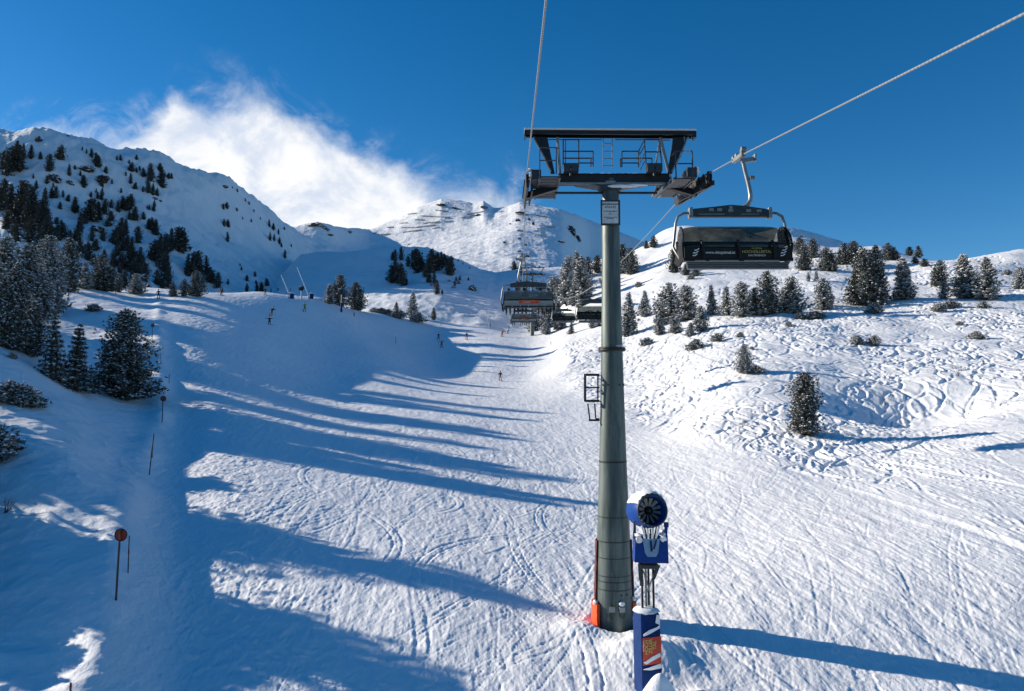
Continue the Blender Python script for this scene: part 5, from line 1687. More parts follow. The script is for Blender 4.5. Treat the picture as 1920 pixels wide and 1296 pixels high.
def streak(pts, d=GD - .035):
    m2 = MB(); m2.prism([Q(x, y, d) for x, y in pts], (0, .02, 0)); m2.build('snow', M['snow_cap'], pd_, bevel=.004)
streak([(1206, 1191), (1216, 1182), (1232, 1176), (1237, 1172), (1237, 1178), (1222, 1187), (1207, 1194)])
streak([(1207, 1243), (1222, 1232), (1238, 1224), (1239, 1231), (1226, 1238), (1212, 1246)])
streak([(1206, 1256), (1222, 1250), (1239, 1244), (1240, 1253), (1220, 1257)])
streak([(1231, 1153), (1237, 1153), (1237, 1172), (1229, 1168)])
mb = MB(); c = (t0 + t1) / 2 + Vector((-.02, .3, .03)); mb.blob(c, (.38, .34, .09), 14, 6, 2, amp=.08); mb.build('snow', M['snow_cap'], pd_, smooth=True)
# mast: parallel bars and a bracket
for x, dy in ((1204, 0), (1211, .12), (1216, .3), (1225, 0)):
    mb = MB(); mb.bar(Q(x - .5, 1066, GD + .2 + dy), Q(x + 1, 1156, GD + .25 + dy), .055); mb.build('mast_bar', M['steel_black'] if x != 1211 else M['steel'], gun)
mb = MB(); mb.bar(Q(1206, 1070, GD + .1), Q(1219, 1110, GD + .25), .03); mb.bar(Q(1225, 1080, GD + .1), Q(1209, 1120, GD + .25), .03); mb.build('mast_brace', M['steel'], gun)
mb = MB()
mb.box(Q(1216, 1061, GD + .2), (.52, .35, .10)); mb.prism([Q(1196, 1058, GD + .1), Q(1204, 1058, GD + .1), Q(1203, 1082, GD + .1), Q(1198, 1088, GD + .1)], (0, .08, 0)); mb.prism([Q(1238, 1060, GD + .1), Q(1230, 1060, GD + .1), Q(1222, 1088, GD + .1), Q(1228, 1086, GD + .1)], (0, .08, 0))
mb.box(Q(1203, 1092, GD + .1), (.10, .1, .18))
mb.build('mast_bracket', M['steel_dark'], gun, bevel=.006)
# control box
mb = MB()
mb.add([Q(1191, 1006), Q(1252, 1004), Q(1254, 1057), Q(1190, 1055), Q(1186, 1002, GD + .6), Q(1250, 1000, GD + .6), Q(1252, 1050, GD + .6), Q(1186, 1050, GD + .6)],
       [(3, 2, 1, 0), (4, 5, 6, 7), (0, 4, 7, 3), (1, 2, 6, 5), (0, 1, 5, 4), (3, 7, 6, 2)])
bx_ = mb.build('control_box', M['blue_paint'], gun, bevel=.015)
mb = MB(); pl = [(1205, 1010), (1237, 1010), (1234, 1036), (1230, 1044), (1214, 1044), (1209, 1036)]
mb.prism([Q(x, y, GD - .03) for x, y in pl], (0, .05, 0)); mb.build('hose_cover', M['blue_light'], bx_, bevel=.01)
mb = MB(); mb.bar(Q(1220, 1014, GD - .07), Q(1222, 1034, GD - .07), .05, .04); mb.bar(Q(1231, 1012, GD - .07), Q(1226, 1030, GD - .07), .05, .03); mb.build('hose', M['blue_pad'], bx_)
mb = MB(); mb.blob(Q(1242, 1008, GD + .1), (.14, .16, .14), 9, 6, 11); mb.blob(Q(1246, 1000, GD + .3), (.08, .2, .10), 9, 6, 13); mb.build('snow', M['snow_cap'], bx_, smooth=True)
mb = MB(); mb.blob(Q(1196, 1004, GD + .15), (.12, .16, .06), 9, 6, 12); mb.build('snow', M['snow_cap'], bx_, smooth=True)
mb = MB(); mb.blob(Q(1198, 1012, GD - .0), (.10, .03, .10), 9, 6, 17); mb.build('snow', M['snow_cap'], bx_, smooth=True)
# yoke
mb = MB(); mb.bar(Q(1190, 975, GD + .35), Q(1190, 1010, GD + .2), .07); mb.bar(Q(1190, 975, GD + .35), Q(1200, 970, GD + .2), .08)
mb.build('yoke', M['blue_paint'], gun, bevel=.008)
mb = MB(); mb.bar(Q(1249, 984, GD + .1), Q(1248, 1008, GD + .1), .08); mb.box(Q(1249, 984, GD), (.12, .12, .13))
mb.build('yoke', M['blue_paint'], gun, bevel=.008)
# drum
fc_ = Q(1223.5, 958, GD - .35)
adir = Vector((.20, -.93, .12)).normalized()
R0 = .405
mb = MB()
mb.lathe(fc_, adir, [(-.85, .34), (-.86, .44), (-.55, .475), (-.2, .47), (-.05, .445), (0, .43), (.0, .385), (-.12, .37), (-.45, .36), (-.46, .0)], 40, closed=False)
dr = mb.build('fan_drum', M['blue_paint'], gun, smooth=True)
mb = MB(); mb.lathe(fc_, adir, [(-.03, .445), (.015, .44), (.02, .40), (-.03, .39)], 40, closed=False)
mb.build('nozzle_ring', M['steel_dark'], dr, smooth=True)
mb = MB(); mb.lathe(fc_, adir, [(-.44, .352), (-.43, .352), (-.43, .0)], 30, closed=False); mb.lathe(fc_, adir, [(-.42, .09), (-.25, .08), (-.2, .03)], 16); mb.build('fan_interior', M['steel_black'], dr)
u_ = adir.cross(Vector((0, 0, 1))).normalized(); v_ = u_.cross(adir)
mb = MB()
for k in range(12):
    a = 2 * PI * k / 12 + .2
    d = u_ * math.cos(a) + v_ * math.sin(a); tn = -u_ * math.sin(a) + v_ * math.cos(a)
    p0 = fc_ - adir * .30 + d * .13; p1 = fc_ - adir * .24 + d * .34
    mb.add([p0 - tn * .025, p0 + tn * .03 + adir * .03, p1 + tn * .05 + adir * .05, p1 - tn * .045], [(0, 1, 2, 3)])
mb.build('fan_blades', M['steel'], dr)
mb = MB()
for k in range(10):
    mb = MB(); a = R(205 + k * 15); d = u_ * math.cos(a) + v_ * math.sin(a)
    mb.lathe(fc_ + d * .415, adir, [(0, .018), (.05, .014)], 6)
    mb.build('nozzle', M['steel'], dr)
# snow lying over the drum
mb = MB(); vs, fs = [], []; n = 16; mlen = 7
for j in range(mlen):
    h = -.82 + .78 * j / (mlen - 1)
    for k in range(n + 1):
        a = R(28 + 150 * k / n); thick = .075 * math.sin(PI * k / n) ** .6 * (1 if 0 < j < mlen - 1 else .3)
        d = u_ * math.cos(a) + v_ * math.sin(a)
        vs.append(fc_ + adir * h + d * (.475 if h < -.15 else .455) + d * (thick + .012 * math.sin(k * 3 + j * 5)) + Vector((0, 0, -.004)))
for j in range(mlen - 1):
    for k in range(n):
        i = j * (n + 1) + k; fs.append((i, i + 1, i + n + 2, i + n + 1))
mb.add(vs, fs); mb.build('snow', M['snow_cap'], dr, smooth=True)
# frozen hoses under the drum
mb = MB(); mi = MB()
for k in range(7):
    x = 1203 + k * 5.5
    p0 = Q(x, 992 + 3 * abs(k - 3) * -.6, GD - .25); p1 = Q(1209 + k * 3.4, 1010 - .5 * abs(k - 3), GD - .12)
    (mb if k % 2 else mi).tube([p0, p0.lerp(p1, .5) + Vector((0, -.05, -.01)), p1], .022 if k % 2 else .03, 7)
mb.tube([Q(1190, 978, GD - .05), Q(1188, 1000, GD - .1), Q(1193, 1022, GD - .1)], .02, 6)
mb.build('hoses', M['rubber'], gun, smooth=True); mi.build('icy_hoses', M['snow_cap'], gun, smooth=True)
# ------------------------------------------------------------------ people
def skin_body(name, joints, edges, rad_, mats, regions):
    me = bpy.data.meshes.new(name)
    keys = list(joints)
    me.from_pydata([joints[k] for k in keys], [(keys.index(a), keys.index(b)) for a, b in edges], [])
    o = bpy.data.objects.new(name, me); C.objects.link(o)
    md = o.modifiers.new('skin', 'SKIN')
    for i, k in enumerate(keys):
        r = rad_[k]; me.skin_vertices[0].data[i].radius = (r, r) if not isinstance(r, tuple) else r
        me.skin_vertices[0].data[i].use_root = (k == 'pelvis')
    ss = o.modifiers.new('sub', 'SUBSURF'); ss.levels = 1; ss.render_levels = 1
    dg = bpy.context.evaluated_depsgraph_get(); dg.update()
    out = bpy.data.meshes.new_from_object(o.evaluated_get(dg)); out.name = name
    bpy.data.objects.remove(o)
    out.materials.clear()
    for m in mats: out.materials.append(m)
    K = [Vector(joints[k]) for k in keys]
    for p in out.polygons:
        c = p.center
        j = min(range(len(keys)), key=lambda i: (K[i] - c).length)
        p.material_index = regions.get(keys[j], 0)
    out.polygons.foreach_set('use_smooth', [True] * len(out.polygons))
    return out
EDG = [('pelvis', 'belly'), ('belly', 'chest'), ('chest', 'neck'), ('neck', 'jaw'), ('jaw', 'crown')]
for s in 'lr':
    EDG += [('pelvis', 'hip' + s), ('hip' + s, 'knee' + s), ('knee' + s, 'ankle' + s), ('ankle' + s, 'toe' + s), ('chest', 'sh' + s), ('sh' + s, 'el' + s), ('el' + s, 'wr' + s), ('wr' + s, 'hand' + s)]
RAD = dict(pelvis=.15, belly=.145, chest=.165, neck=.06, jaw=.075, crown=.085)
for s in 'lr':
    RAD.update({'hip' + s: .10, 'knee' + s: .075, 'ankle' + s: .065, 'toe' + s: .05, 'sh' + s: .075, 'el' + s: .055, 'wr' + s: .042, 'hand' + s: .05})
REG = dict(jaw=2, crown=2, neck=0, belly=0, chest=0, pelvis=1)
for s in 'lr':
    REG.update({'hip' + s: 1, 'knee' + s: 1, 'ankle' + s: 3, 'toe' + s: 3, 'sh' + s: 0, 'el' + s: 0, 'wr' + s: 0, 'hand' + s: 3})
def pose(lean=0.0, crouch=.3, arms='pole', stance=.17, twist=0.0):
    """standing on skis, facing -y"""
    hz = .92 - crouch * .5; hy = crouch * .35
    fw = -.10 - crouch * .35
    J = dict(pelvis=(0, hy, hz), belly=(0, hy + fw * .35, hz + .18), chest=(0, hy + fw * .9, hz + .38), neck=(0, hy + fw * 1.3, hz + .56), jaw=(0, hy + fw * 1.5, hz + .63), crown=(0, hy + fw * 1.55, hz + .76))
    for s, sg in (('l', 1), ('r', -1)):
        J['hip' + s] = (sg * .10, hy, hz - .05)
        J['knee' + s] = (sg * (stance * .8), hy * .2 - .14 - crouch * .25, hz * .52)
        J['ankle' + s] = (sg * stance, .03, .12); J['toe' + s] = (sg * stance, -.14, .06)
        J['sh' + s] = (sg * .19, hy + fw * .95, hz + .46)
        if arms == 'wide':
            J['el' + s] = (sg * .42, hy + fw * 1.2, hz + .38); J['wr' + s] = (sg * .62, hy + fw * 1.4 - .08, hz + .42); J['hand' + s] = (sg * .69, hy + fw * 1.4 - .12, hz + .42)
        elif arms == 'one':
            J['el' + s] = (sg * .33, hy + fw * 1.2, hz + .26); J['wr' + s] = (sg * .42, hy + fw * 1.4 - .2, hz + .25 + .15 * sg); J['hand' + s] = (sg * .44, hy + fw * 1.4 - .27, hz + .28 + .18 * sg)
        else:
            J['el' + s] = (sg * .32, hy + fw * .8, hz + .20); J['wr' + s] = (sg * .36, hy + fw * 1.2 - .2, hz + .12); J['hand' + s] = (sg * .36, hy + fw * 1.2 - .27, hz + .12)
    out = {}
    for k, (x, y, z) in J.items():
        out[k] = (x + math.sin(lean) * z, y, z * math.cos(lean))
    return out
def cloth(name, col): return simple(name, col, .7, 0, .15, 9)
M['skin_tone'] = simple('face_skin', (.42, .24, .17), .6)
M['boots'] = cloth('dark_boots', (.03, .03, .035))
CL = dict(black=cloth('black_fabric', (.016, .017, .022)), grey=cloth('grey_fabric', (.06, .065, .075)), green=cloth('green_fabric', (.03, .22, .05)), red=cloth('red_fabric', (.36, .025, .02)),
          orange=cloth('orange_fabric', (.50, .10, .02)), blue=cloth('navy_fabric', (.015, .03, .09)), beige=cloth('beige_fabric', (.28, .24, .18)))
def skier(px, py, hp, jacket, pants, label, lean=0.0, crouch=.3, arms='pole', face=0.0, key='near', helmet='black', board=False):
    loc = hit(key, px, py)
    e = tag(empty('person', loc, face), label, 'person', None)
    h = hp * 1.1 * loc.y / F
    full = (.92 - crouch * .5) + .86
    k = min(1.12, max(.82, h / full))
    e.scale = (k, k, k)
    J = pose(lean, crouch, arms)
    me = skin_body('body', J, EDG, RAD, [CL[jacket], CL[pants], M['skin_tone'], M['boots']], REG)
    o = bpy.data.objects.new('body', me); C.objects.link(o); o.parent = e
    c = Vector(J['crown'])
    mb = MB(); mb.blob(c + Vector((0, .015, .0)), (.125, .14, .125), 12, 8, 1, amp=.01, flat=-.02); mb.build('helmet', CL[helmet], e, smooth=True)
    mb = MB(); mb.box(c + Vector((0, -.115, -.03)), (.15, .05, .06)); mb.build('goggles', M['black_plastic'], e, bevel=.015)
    if board:
        mb = MB(); mb.bar((-.75, -.05, .02), (.75, -.05, .02), .28, .02); mb.build('snowboard', M['boots'], e, bevel=.008)
    else:
        for s in 'lr':
            t = Vector(J['toe' + s])
            mb = MB(); mb.tube([(t.x, .72, .02), (t.x, 0, .015), (t.x, -.72, .02), (t.x, -.84, .07)], [.035, .045, .045, .02], 6); mb.build('ski', CL['grey'], e)
            hd = Vector(J['hand' + s])
            mb = MB(); mb.tube([hd + Vector((0, 0, .06)), hd + Vector((0, .45, -.55) if arms == 'pole' else (0, .25, -.95))], .012, 5); mb.build('ski_pole', M['steel_dark'], e)
    return e
skier(297, 560, 16, 'black', 'black', 'skier in black standing at the left on the piste crest', 0, .15, 'pole', .3)
skier(416, 554, 13, 'red', 'black', 'snowboarder in dark red sliding near the crest, below the mountain clump', -.25, .35, 'wide', -.4)
skier(497, 553, 13, 'black', 'black', 'skier in black just coming over the middle of the crest', .05, .2, 'pole', .2)
skier(507, 592, 19, 'black', 'grey', 'dark skier leaning forward, upper one of two on the steep shoulder', .28, .45, 'one', .5)
skier(505, 609, 15, 'black', 'black', 'dark snowboarder with arms spread, lower one of two on the steep shoulder', 0, .5, 'wide', .2, board=True)
skier(571, 585, 17, 'green', 'black', 'skier in a bright green jacket standing near the piste edge guns', 0, .08, 'pole', .1)
skier(822, 638, 14, 'black', 'black', 'skier in black behind the red-jacketed skier on the shaded piste', 0, .2, 'pole', .1)
skier(828, 652, 15, 'red', 'black', 'skier with dark red jacket in front of another on the shaded piste', 0, .25, 'wide', -.2)
skier(875, 637, 13, 'black', 'orange', 'skier in black jacket and orange trousers alone on the shaded piste', 0, .2, 'pole', 0)
skier(940, 631, 13, 'orange', 'red', 'skier in orange and red where the piste meets the sunlit snow', .3, .3, 'one', .4, helmet='red')
skier(951, 626, 9, 'blue', 'black', 'small dark skier just behind the orange-clad one', .35, .35, 'pole', .4)
skier(938, 714, 17, 'black', 'orange', 'skier in black and orange alone in the sunlit middle of the piste', 0, .25, 'pole', .1)

# passengers of the uphill chairs
def rider(chair, slot, jacket, pants, label):
    zs = -2.75 + DZS
    x = -.30 + (slot - 2.5) * .48
    J = dict(pelvis=(0, .08, zs + .16), belly=(0, .12, zs + .34), chest=(0, .12, zs + .54), neck=(0, .09, zs + .72), jaw=(0, .06, zs + .79), crown=(0, .06, zs + .92))
    for s, sg in (('l', 1), ('r', -1)):
        J['hip' + s] = (sg * .09, .04, zs + .14); J['knee' + s] = (sg * .10, -.42, zs + .13); J['ankle' + s] = (sg * .11, -.38, zs - .32); J['toe' + s] = (sg * .12, -.54, zs - .40)
        J['sh' + s] = (sg * .17, .12, zs + .62); J['el' + s] = (sg * .20, -.02, zs + .40); J['wr' + s] = (sg * .14, -.22, zs + .30); J['hand' + s] = (sg * .12, -.30, zs + .28)
    me = skin_body('body', J, EDG, {k: (v * .92 if not isinstance(v, tuple) else v) for k, v in RAD.items()}, [CL[jacket], CL[pants], M['skin_tone'], M['boots']], REG)
    e = tag(empty('person'), label, 'person', 'passengers of the uphill chairs')
    e.location = chair.location; e.rotation_euler = chair.rotation_euler
    o = bpy.data.objects.new('body', me); C.objects.link(o); o.parent = e; o.location = (x, 0, 0)
    mb = MB(); mb.blob((x, .075, zs + .93), (.12, .135, .12), 12, 8, 1, amp=.01, flat=-.02); mb.build('helmet', CL['black' if slot % 2 else 'grey'], e, smooth=True)
    for sg in (1, -1):
        mb = MB(); mb.tube([(x + sg * .12, .35, zs - .50), (x + sg * .12, -.5, zs - .46), (x + sg * .12, -1.2, zs - .40), (x + sg * .12, -1.32, zs - .33)], [.035, .045, .045, .02], 6)
        mb.build('ski', CL['grey'], e)
ORD = ['first', 'second', 'third', 'fourth', 'fifth', 'sixth']
for slot, (j, p) in zip((5, 4, 3, 1, 0), (('black', 'black'), ('beige', 'black'), ('black', 'grey'), ('grey', 'beige'), ('black', 'black'))):
    rider(up0, slot, j, p, 'passenger seen from behind on the nearest uphill chair, %s seat from the left' % ORD[5 - slot])
for slot, (j, p) in zip((5, 3, 2, 0), (('grey', 'beige'), ('black', 'black'), ('black', 'black'), ('blue', 'grey'))):
    rider(u2, slot, j, p, 'passenger seen from behind on the second uphill chair, %s seat from the left' % ORD[5 - slot])

# ------------------------------------------------------------------ piste markers, poles, small signs
def pole(px, yt, yb, r, label, name='piste_marker', disc=None, mat='wood_pole', lean=0.0, key='near', group='marker poles along the left piste edge', topmat=None, cat='marker pole'):
    loc = hit(key, px, yb)
    h = (yb - yt) * loc.y / F
    e = tag(empty(name, loc + Vector((0, 0, -.0))), label, cat, group)
    top = Vector((lean * h, 0, h))
    mb = MB(); mb.tube([(0, 0, -.4), top * .5, top], [r, r * .95, r * .85], 8); mb.build('shaft', M[mat], e, smooth=True)
    mb = MB(); a, b_ = top * (.86 if disc else .5), top * (.93 if disc else .62)
    mb.tube([a, b_], r * 1.25, 8); mb.build('band', M[topmat or 'red_disc'], e, smooth=True)
    if disc:
        yc, dia = disc
        f = (yb - yc) / (yb - yt); c = top * f
        rr_ = dia / 2 * loc.y / F
        mb = MB(); mb.lathe(c + Vector((0, .05, 0)), (0, 1, 0), [(0, rr_), (.012, rr_)], 28); d = mb.build('disc', M['red_disc'], e)
        mb = MB(); mb.lathe(c + Vector((0, .045, 0)), (0, 1, 0), [(-.002, rr_), (-.002, rr_ * .86), (.004, rr_ * .86), (.004, rr_)], 28, closed=False); mb.build('disc_rim', M['black_plastic'], d)
        mb = MB(); mb.box(c + Vector((0, .035, 0)), (rr_ * .34, .02, rr_ * 1.5)); mb.build('clip', M['wood_pole'], d)
    return e
pole(217, 998, 1125, .035, 'marker pole with the largest red disc, nearest at lower left', disc=(1008, 24), lean=.03)
pole(304, 741, 792, .035, 'marker pole with small red and black disc right of the largest bank pine', disc=(748, 11))
pole(285, 606, 641, .035, 'farthest disc marker pole, its disc looking dark', disc=(610, 7))
pole(240, 1007, 1074, .022, 'short thin stake just right of the largest red disc marker')
pole(279, 816, 890, .030, 'bare pole leaning right between the two nearest disc markers', lean=.10)
pole(285, 813, 858, .022, 'thin stake right behind the leaning bare pole', lean=.04)
pole(296, 664, 687, .03, 'thin stake beside the upper right of the largest bank pine, left of a pair')
pole(300, 662, 680, .03, 'thin stake beside the upper right of the largest bank pine, right of a pair')
pole(317, 702, 718, .03, 'thin stake halfway between the two small disc markers')
pole(132, 1281, 1296, .03, 'stake top poking into view at the bottom edge of the photo')
pole(217, 536, 552, .05, 'thin dark stake on the crest behind the largest bank pine')
pole(271, 531, 545, .10, 'pale leaning post on the crest right of the left grove', mat='white_pole', lean=.45)
pole(186, 521, 534, .09, 'rusty short post in front of the broad crest pine', mat='red_disc')
pole(1374, 824, 862, .03, 'thin pale stake in the skied-out field below the lone pines', mat='white_pole', topmat='white_pole', group='stakes on the right slope')
pole(1033, 640, 646, .08, 'tiny dark stake top at the right edge of the piste, below the dip', group='stakes on the right slope')
pole(664, 586, 593, .10, 'tiny dark stake on the shaded side of the shoulder', group='stakes on the right slope')
# little information board on a post in the shaded dip
loc = hit('near', 742, 644)
e = tag(empty('sign', loc), 'small pale board on a post in the shaded dip of the piste', 'sign')
mb = MB(); mb.tube([(0, 0, -.4), (0, 0, 1.9)], .04, 8); mb.build('post', M['steel_dark'], e, smooth=True)
mb = MB(); mb.box((0, -.05, 2.0), (.45, .04, .55)); mb.build('board', M['white_paint'], e, bevel=.01)
loc = hit('near', 827, 612)
e = tag(empty('sign', loc), 'tiny pale board on the knoll edge behind the shaded piste', 'sign')
mb = MB(); mb.tube([(0, 0, -.4), (0, 0, 1.2)], .05, 8); mb.build('post', M['steel_dark'], e, smooth=True)
mb = MB(); mb.box((0, -.05, 1.4), (.4, .04, .4)); mb.build('board', M['white_paint'], e, bevel=.01)

# ------------------------------------------------------------------ distant snow-making gear on the crest
def lance(px0, py0, px1, py1, label):
    b_ = hit('near', px1, py1)
    t_ = P(px0, py0, b_.y)
    e = tag(empty('snow_lance', b_), label, 'snow lance', 'snow lances on the crest')
    mb = MB(); mb.tube([(0, 0, -.3), t_ - b_], .07, 7); mb.build('lance_tube', M['white_pole'], e, smooth=True)
    mb = MB(); mb.tube([(0, 0, -.4), (0, 0, 1.6)], .10, 8); mb.build('stand', M['steel_dark'], e, smooth=True)
    mb = MB(); mb.lathe(t_ - b_, (t_ - b_), [(-.1, .09), (.15, .12)], 8); mb.build('lance_head', M['steel'], e)
lance(527, 515, 544, 553, 'pale slanting snow lance on the crest, left and lower of two')
lance(557, 501, 580, 551, 'pale slanting snow lance on the crest, right and taller of two')
lance(909, 580, 919, 603, 'faint thin snow lance in the shade left of the near uphill chair')
for px, lab in ((546, 'small blue-white equipment cabinet at the foot of the left snow lance'), (583, 'small blue-white equipment cabinet at the foot of the right snow lance')):
    loc = hit('near', px, 560)
    e = tag(empty('equipment_cabinet', loc), lab, 'cabinet', 'cabinets by the snow lances')
    mb = MB(); mb.box((0, 0, .55), (1.0, .8, 1.1)); mb.build('housing', M['blue_pad'], e, bevel=.03)
    mb = MB(); mb.box((-.3, -.42, .55), (.3, .03, .8)); mb.build('door', M['white_paint'], e)
    mb = MB(); mb.blob((0, 0, 1.12), (.58, .48, .14), 10, 5, 3); mb.build('snow', M['snow_cap'], e, smooth=True)
def mast_gun(px, yt, yb, label, mat='steel_dark'):
    loc = hit('near', px, yb); h = (yb - yt) * loc.y / F
    e = tag(empty('snow_gun', loc), label, 'snow gun', 'distant snow guns')
    mb = MB(); mb.tube([(0, 0, -.4), (0, 0, h * .8)], [.16, .11], 10); mb.build('mast', M['steel'], e, smooth=True)
    mb = MB(); mb.lathe((-.55, 0, h * .86), (1, -.3, .15), [(0, .30), (.1, .42), (.8, .45), (1.1, .38)], 16); mb.build('fan_drum', M[mat], e, smooth=True)
    mb = MB(); mb.bar((0, 0, h * .70), (0, 0, h * .82), .5, .3); mb.build('control_box', M['blue_pad'], e)
    mb = MB(); mb.blob((0, 0, h * .86 + .4), (.5, .35, .14), 10, 5, 3); mb.build('snow', M['snow_cap'], e, smooth=True)
mast_gun(565, 538, 561, 'dark fan snow gun on a post between the two crest cabinets', 'steel_black')
mast_gun(640, 538, 585, 'tall steel mast snow gun in front of the lit pines on the piste edge')
mb = MB()
loc = hit('near', 640, 585); mb.tube([(0, 0, -.3), (0, 0, 2.0)], .24, 12); o = mb.build('mast_padding', M['blue_pad'], smooth=True); o.location = loc + Vector((0, -.05, 0)); tag(o, 'dark blue padding round the foot of the tall steel snow gun mast', 'padding')
loc = hit('far', 764, 470)
e = tag(empty('snow_lance', loc), 'curved lance with dark head, alone on the sunlit saddle below the peak', 'snow lance')
mb = MB(); mb.tube([(0, 0, -1), (-.3, 0, 3), (.2, 0, 6), (1.2, 0, 7)], .22, 8); mb.build('lance_tube', M['steel_dark'], e, smooth=True)
mb = MB(); mb.blob((1.6, 0, 7), (.9, .6, .6), 10, 6, 3); mb.build('lance_head', M['steel_black'], e, smooth=True)
loc = hit('far', 841, 384)
e = tag(empty('summit_cross', loc), 'tiny dark cross on the highest summit', 'cross')
mb = MB(); mb.bar((0, 0, -1), (0, 0, 4.5), .5); mb.build('upright', M['wood_pole'], e)
mb = MB(); mb.bar((-1.3, -.3, 3.2), (1.3, -.3, 3.2), .4); mb.build('crossbar', M['wood_pole'], e)

# bare twigs
def twig(px, py, hp, seed, label):
    loc = hit('near', px, py); h = hp * loc.y / F
    rs = random.Random(seed); mb = MB()
    for k in range(9):
        a = rs.uniform(0, 6.28); b = rs.uniform(.15, .8)
        p0 = Vector((rs.uniform(-.05, .05), rs.uniform(-.05, .05), -.05)); p1 = p0 + Vector((math.cos(a) * h * b * .5, math.sin(a) * h * b * .5, h * rs.uniform(.4, .6))); p2 = p1 + Vector((math.cos(a) * h * b * .5, math.sin(a) * h * b * .3, h * rs.uniform(.2, .45)))
        mb.tube([p0, p1, p2], [.012, .009, .004], 5)
        mb.tube([p1, p1 + Vector((rs.uniform(-.2, .2), rs.uniform(-.2, .2), .3)) * h], [.007, .003], 4)
    o = mb.build('bare_twigs', M['bark']); o.location = loc; tag(o, label, 'twigs', 'bare twigs poking from the snow')
twig(10, 962, 34, 1, 'bare dark twigs at the left edge below the bank shrubs')
twig(1796, 705, 26, 2, 'bare twigs in the skied-out field at far right')
twig(1660, 760, 30, 3, 'faint bare twigs in the shaded bowl right of the nearest lone pine')
twig(1392, 800, 16, 4, 'small bare twigs left of the nearest lone pine')
twig(1870, 590, 12, 5, 'small bare twigs on the drift at the far right')

# ------------------------------------------------------------------ rocks
m, t, b = mat_new('snowy_rock')
geo = t.node('ShaderNodeNewGeometry'); tcn = t.node('ShaderNodeTexCoord')
sp_ = t.node('ShaderNodeSeparateXYZ'); t.l.new(geo.outputs['Normal'], sp_.inputs[0])
n_ = t.noise(tcn.outputs['Object'], .5, 5, .65)
up_ = t.smooth(t.math('ADD', sp_.outputs[2], t.math('MULTIPLY', t.math('SUBTRACT', n_, .5), 1.3)), .42, .62)
rc = t.mix(t.smooth(t.noise(tcn.outputs['Object'], .9, 5, .7), .35, .65), (.016, .016, .018, 1), (.075, .06, .05, 1))
t.l.new(t.mix(up_, rc, (.80, .82, .85, 1)), b.inputs['Base Color'])
b.inputs['Roughness'].default_value = .85
M['rock_snow'] = m
def rock(key, px, py, wp, hp, label, tilt=0.0, seed=None):
    loc = hit(key, px, py); w_ = wp * loc.y / F; h = hp * loc.y / F
    rs = random.Random(seed if seed is not None else int(px * 13 + py)); mb = MB()
    n_, m_ = 18, 9; vs, fs = [], []
    for j in range(m_ + 1):
        th = PI * j / m_
        for k in range(n_):
            ph = 2 * PI * k / n_
            q = .60 + .65 * rs.random() * (1 if (k + j) % 2 else .5)
            x = w_ / 2 * math.sin(th) * math.cos(ph) * q; z = h / 2 * math.cos(th) * q
            vs.append((x * math.cos(tilt) - z * math.sin(tilt), w_ * .28 * math.sin(th) * math.sin(ph) * q, x * math.sin(tilt) + z * math.cos(tilt) + h * .3))
    for j in range(m_):
        for k in range(n_):
            k2 = (k + 1) % n_; fs.append((j * n_ + k, (j + 1) * n_ + k, (j + 1) * n_ + k2, j * n_ + k2))
    mb.add(vs, fs)
    o = mb.build('rock_outcrop', M['rock_snow']); o.location = loc
    tag(o, label, 'rock', 'rock outcrops on the mountains')
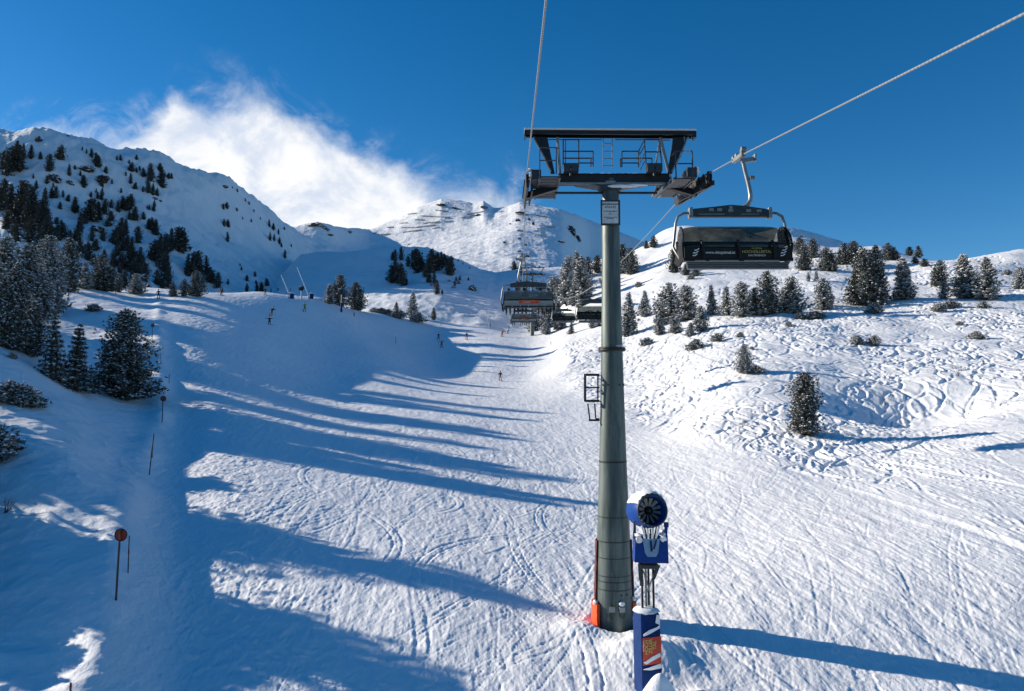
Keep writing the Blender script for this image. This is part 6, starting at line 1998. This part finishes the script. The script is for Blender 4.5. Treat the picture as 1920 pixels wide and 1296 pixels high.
for a in [
    ('left', 72, 266, 14, 13, 'dark summit rock at the very top of the left mountain'),
    ('left', 47, 347, 24, 11, 'low rock left of the upper gully on the left mountain', -.2),
    ('left', 103, 340, 30, 16, 'rock with snowy ledges under the third upper tree of the left mountain', -.35),
    ('left', 131, 345, 18, 8, 'small tilted rock right of the ledgy one on the left mountain', -.4),
    ('left', 163, 322, 38, 14, 'wide dark rock roof in the upper middle of the left mountain', .0),
    ('left', 190, 342, 32, 18, 'broken rock below and right of the wide rock roof', .1),
    ('left', 201, 336, 12, 8, 'small rock at the right end of the upper rock band'),
    ('left', 99, 432, 42, 20, 'big dark rock wall in the gully right of the thick wood', -.35),
    ('left', 186, 434, 34, 12, 'curved rock under the middle wooded gully', -.3),
    ('left', 203, 424, 20, 12, 'rock right of the curved one under the wooded gully', .2),
    ('left', 160, 468, 32, 9, 'flat rock beneath the lowest trees of the wooded gully', 0),
    ('left', 146, 440, 14, 10, 'small rock left of the curved one under the wooded gully'),
    ('left', 228, 498, 44, 20, 'large overhanging rock low on the face behind the crest pines', -.1),
    ('left', 262, 526, 40, 16, 'rock just above the crest right of the frosted young pine'),
    ('left', 290, 374, 14, 5, 'small dark ledge under the rib of the right shoulder'),
    ('left', 300, 378, 9, 4, 'thin ledge right of the small dark ledge under the rib'),
    ('left', 300, 322, 12, 10, 'rock on the skyline where the left mountain steepens'),
    ('left', 421, 352, 16, 6, 'skyline rock where the long ridge begins to fall'),
    ('left', 424, 388, 14, 7, 'rock patch on the smooth open snow slope'),
    ('left', 300, 534, 22, 10, 'rock at the foot of the big tree clump'),
    ('left', 128, 256, 6, 4, 'tiny rock right of the summit rock'),
    ('left', 22, 436, 20, 12, 'dark rock inside the thick wood above the left grove'),
    ('far', 592, 424, 34, 8, 'rocky top of the low shaded hill between the ridges', .1),
    ('far', 610, 430, 20, 6, 'small rock right of the top of the low shaded hill', -.4),
    ('far', 655, 437, 12, 5, 'lone rock on the skyline right of the low shaded hill'),
    ('far', 618, 442, 18, 4, 'thin rock band below the low shaded hill top'),
    ('mid', 857, 532, 14, 8, 'rock right of the last hollow trees, upper'),
    ('mid', 850, 540, 10, 5, 'rock right of the last hollow trees, lower'),
    ('mid', 886, 545, 18, 12, 'dark rock alone on the shaded slope left of the near uphill chair'),
    ('mid', 812, 536, 12, 6, 'rock at the foot of the middle clump in the hollow'),
    ('mid', 842, 528, 8, 4, 'tiny rock below the right clump in the hollow'),
    ('far', 1072, 438, 22, 14, 'dark rock rib on the right shoulder of the sunlit peak', -1.0),
    ('far', 1083, 450, 16, 9, 'lower end of the dark rock rib on the peak', -.9),
    ('far', 828, 386, 22, 5, 'rocks on the highest summit'),
    ('far', 855, 392, 16, 4, 'rock patch right of the highest summit', -.3),
    ('far', 908, 391, 14, 6, 'rock on the second top of the peak ridge'),
    ('far', 897, 405, 12, 5, 'dark rock below the second top'),
    ('far', 976, 400, 20, 4, 'rock band under the summit tower'),
    ('far', 971, 415, 10, 7, 'rock patch below the summit tower'),
    ('far', 992, 413, 6, 6, 'small rock right of the patch below the summit tower'),
    ('far', 1000, 422, 6, 8, 'upright small rock below and right of the summit tower'),
    ('far', 1052, 455, 18, 5, 'low rocks at the foot of the peak slope, left of the rib'),
    ('far', 957, 421, 5, 3, 'tiny rock left of the lift line on the peak'),
    ('far', 975, 434, 14, 4, 'small rock band across the lift line halfway up the peak'),
    ('far', 946, 456, 7, 4, 'tiny dark rock on the sunlit snow left of the lift line'),
    ('near', 1502, 436 + 8, 8, 4, 'tiny rock on the right ridge top'),
]:
    rock(*a)

# ------------------------------------------------------------------ avalanche barriers
def barrier(x0, y0, x1, y1, label, hp=2.7, posts=None):
    a, b_ = hit('far', x0, y0), hit('far', x1, y1)
    n = max(3, int((x1 - x0) / 2.2))
    e = tag(empty('avalanche_barrier', a), label, 'snow fence', 'avalanche barriers on the peak')
    pts = [hit('far', x0 + (x1 - x0) * k / n, y0 + (y1 - y0) * k / n) for k in range(n + 1)]
    D0 = sum(p.y for p in pts) / len(pts)
    pts = [p - a - Vector((0, 0, .4)) for p in pts]
    H = hp * D0 / F
    mb = MB()
    for k in range(n):
        p, q = pts[k], pts[k + 1]
        p2 = p.lerp(q, .80 if k % 3 else .62)
        for h in (.22, .42, .62, .82, 1.0):
            mb.bar(p + Vector((0, 0, H * h)), p2 + Vector((0, 0, H * h)), .3, H * .10)
    mb.build('slats', M['barrier'], e)
    for k in range(n + 1):
        mb = MB(); mb.bar(pts[k] + Vector((0, 0, -1)), pts[k] + Vector((0, 0, H * 1.06)), .5)
        mb.build('post', M['barrier'], e)
for a in [
    (816, 395, 841, 398, 'topmost long barrier below the highest summit'), (789, 406, 844, 409, 'longest barrier, second row below the highest summit'),
    (778, 413, 797, 414, 'short barrier at the left of the third row below the summit'), (794, 420, 825, 417, 'dark barrier right of the third row, slanting up right'),
    (750, 420, 765, 419, 'short barrier on the left flank of the peak, upper'), (753, 428, 777, 428, 'barrier on the left flank under the short upper one'),
    (779, 428, 817, 423, 'slanting barrier right of the left flank one'), (756, 437, 792, 432, 'lowest long slanting barrier on the left flank'),
    (714, 441, 733, 440, 'dark barrier low at the left foot of the peak'), (811, 430, 825, 427, 'short faint barrier right of the lowest long one'),
    (833, 417, 850, 416, 'short barrier in the middle between the two tops'), (864, 410, 893, 405, 'barrier under the second top, lower of two'),
    (875, 403, 907, 398, 'barrier under the second top, upper of two'), (765, 403, 781, 401, 'barrier on the skyline left of the highest summit'),
    (726, 428, 738, 427, 'small barrier on the left flank near the skyline'), (968, 403, 990, 404, 'barrier just below the summit tower'),
    (1005, 405, 1027, 408, 'barrier on the shaded ridge right of the summit tower'), (1008, 430, 1039, 426, 'barrier right of the lift line, upper of two'),
    (1003, 442, 1026, 442, 'barrier right of the lift line, lower of two'), (700, 439, 706, 438, 'tiny barrier where the peak ridge starts')]:
    barrier(*a)
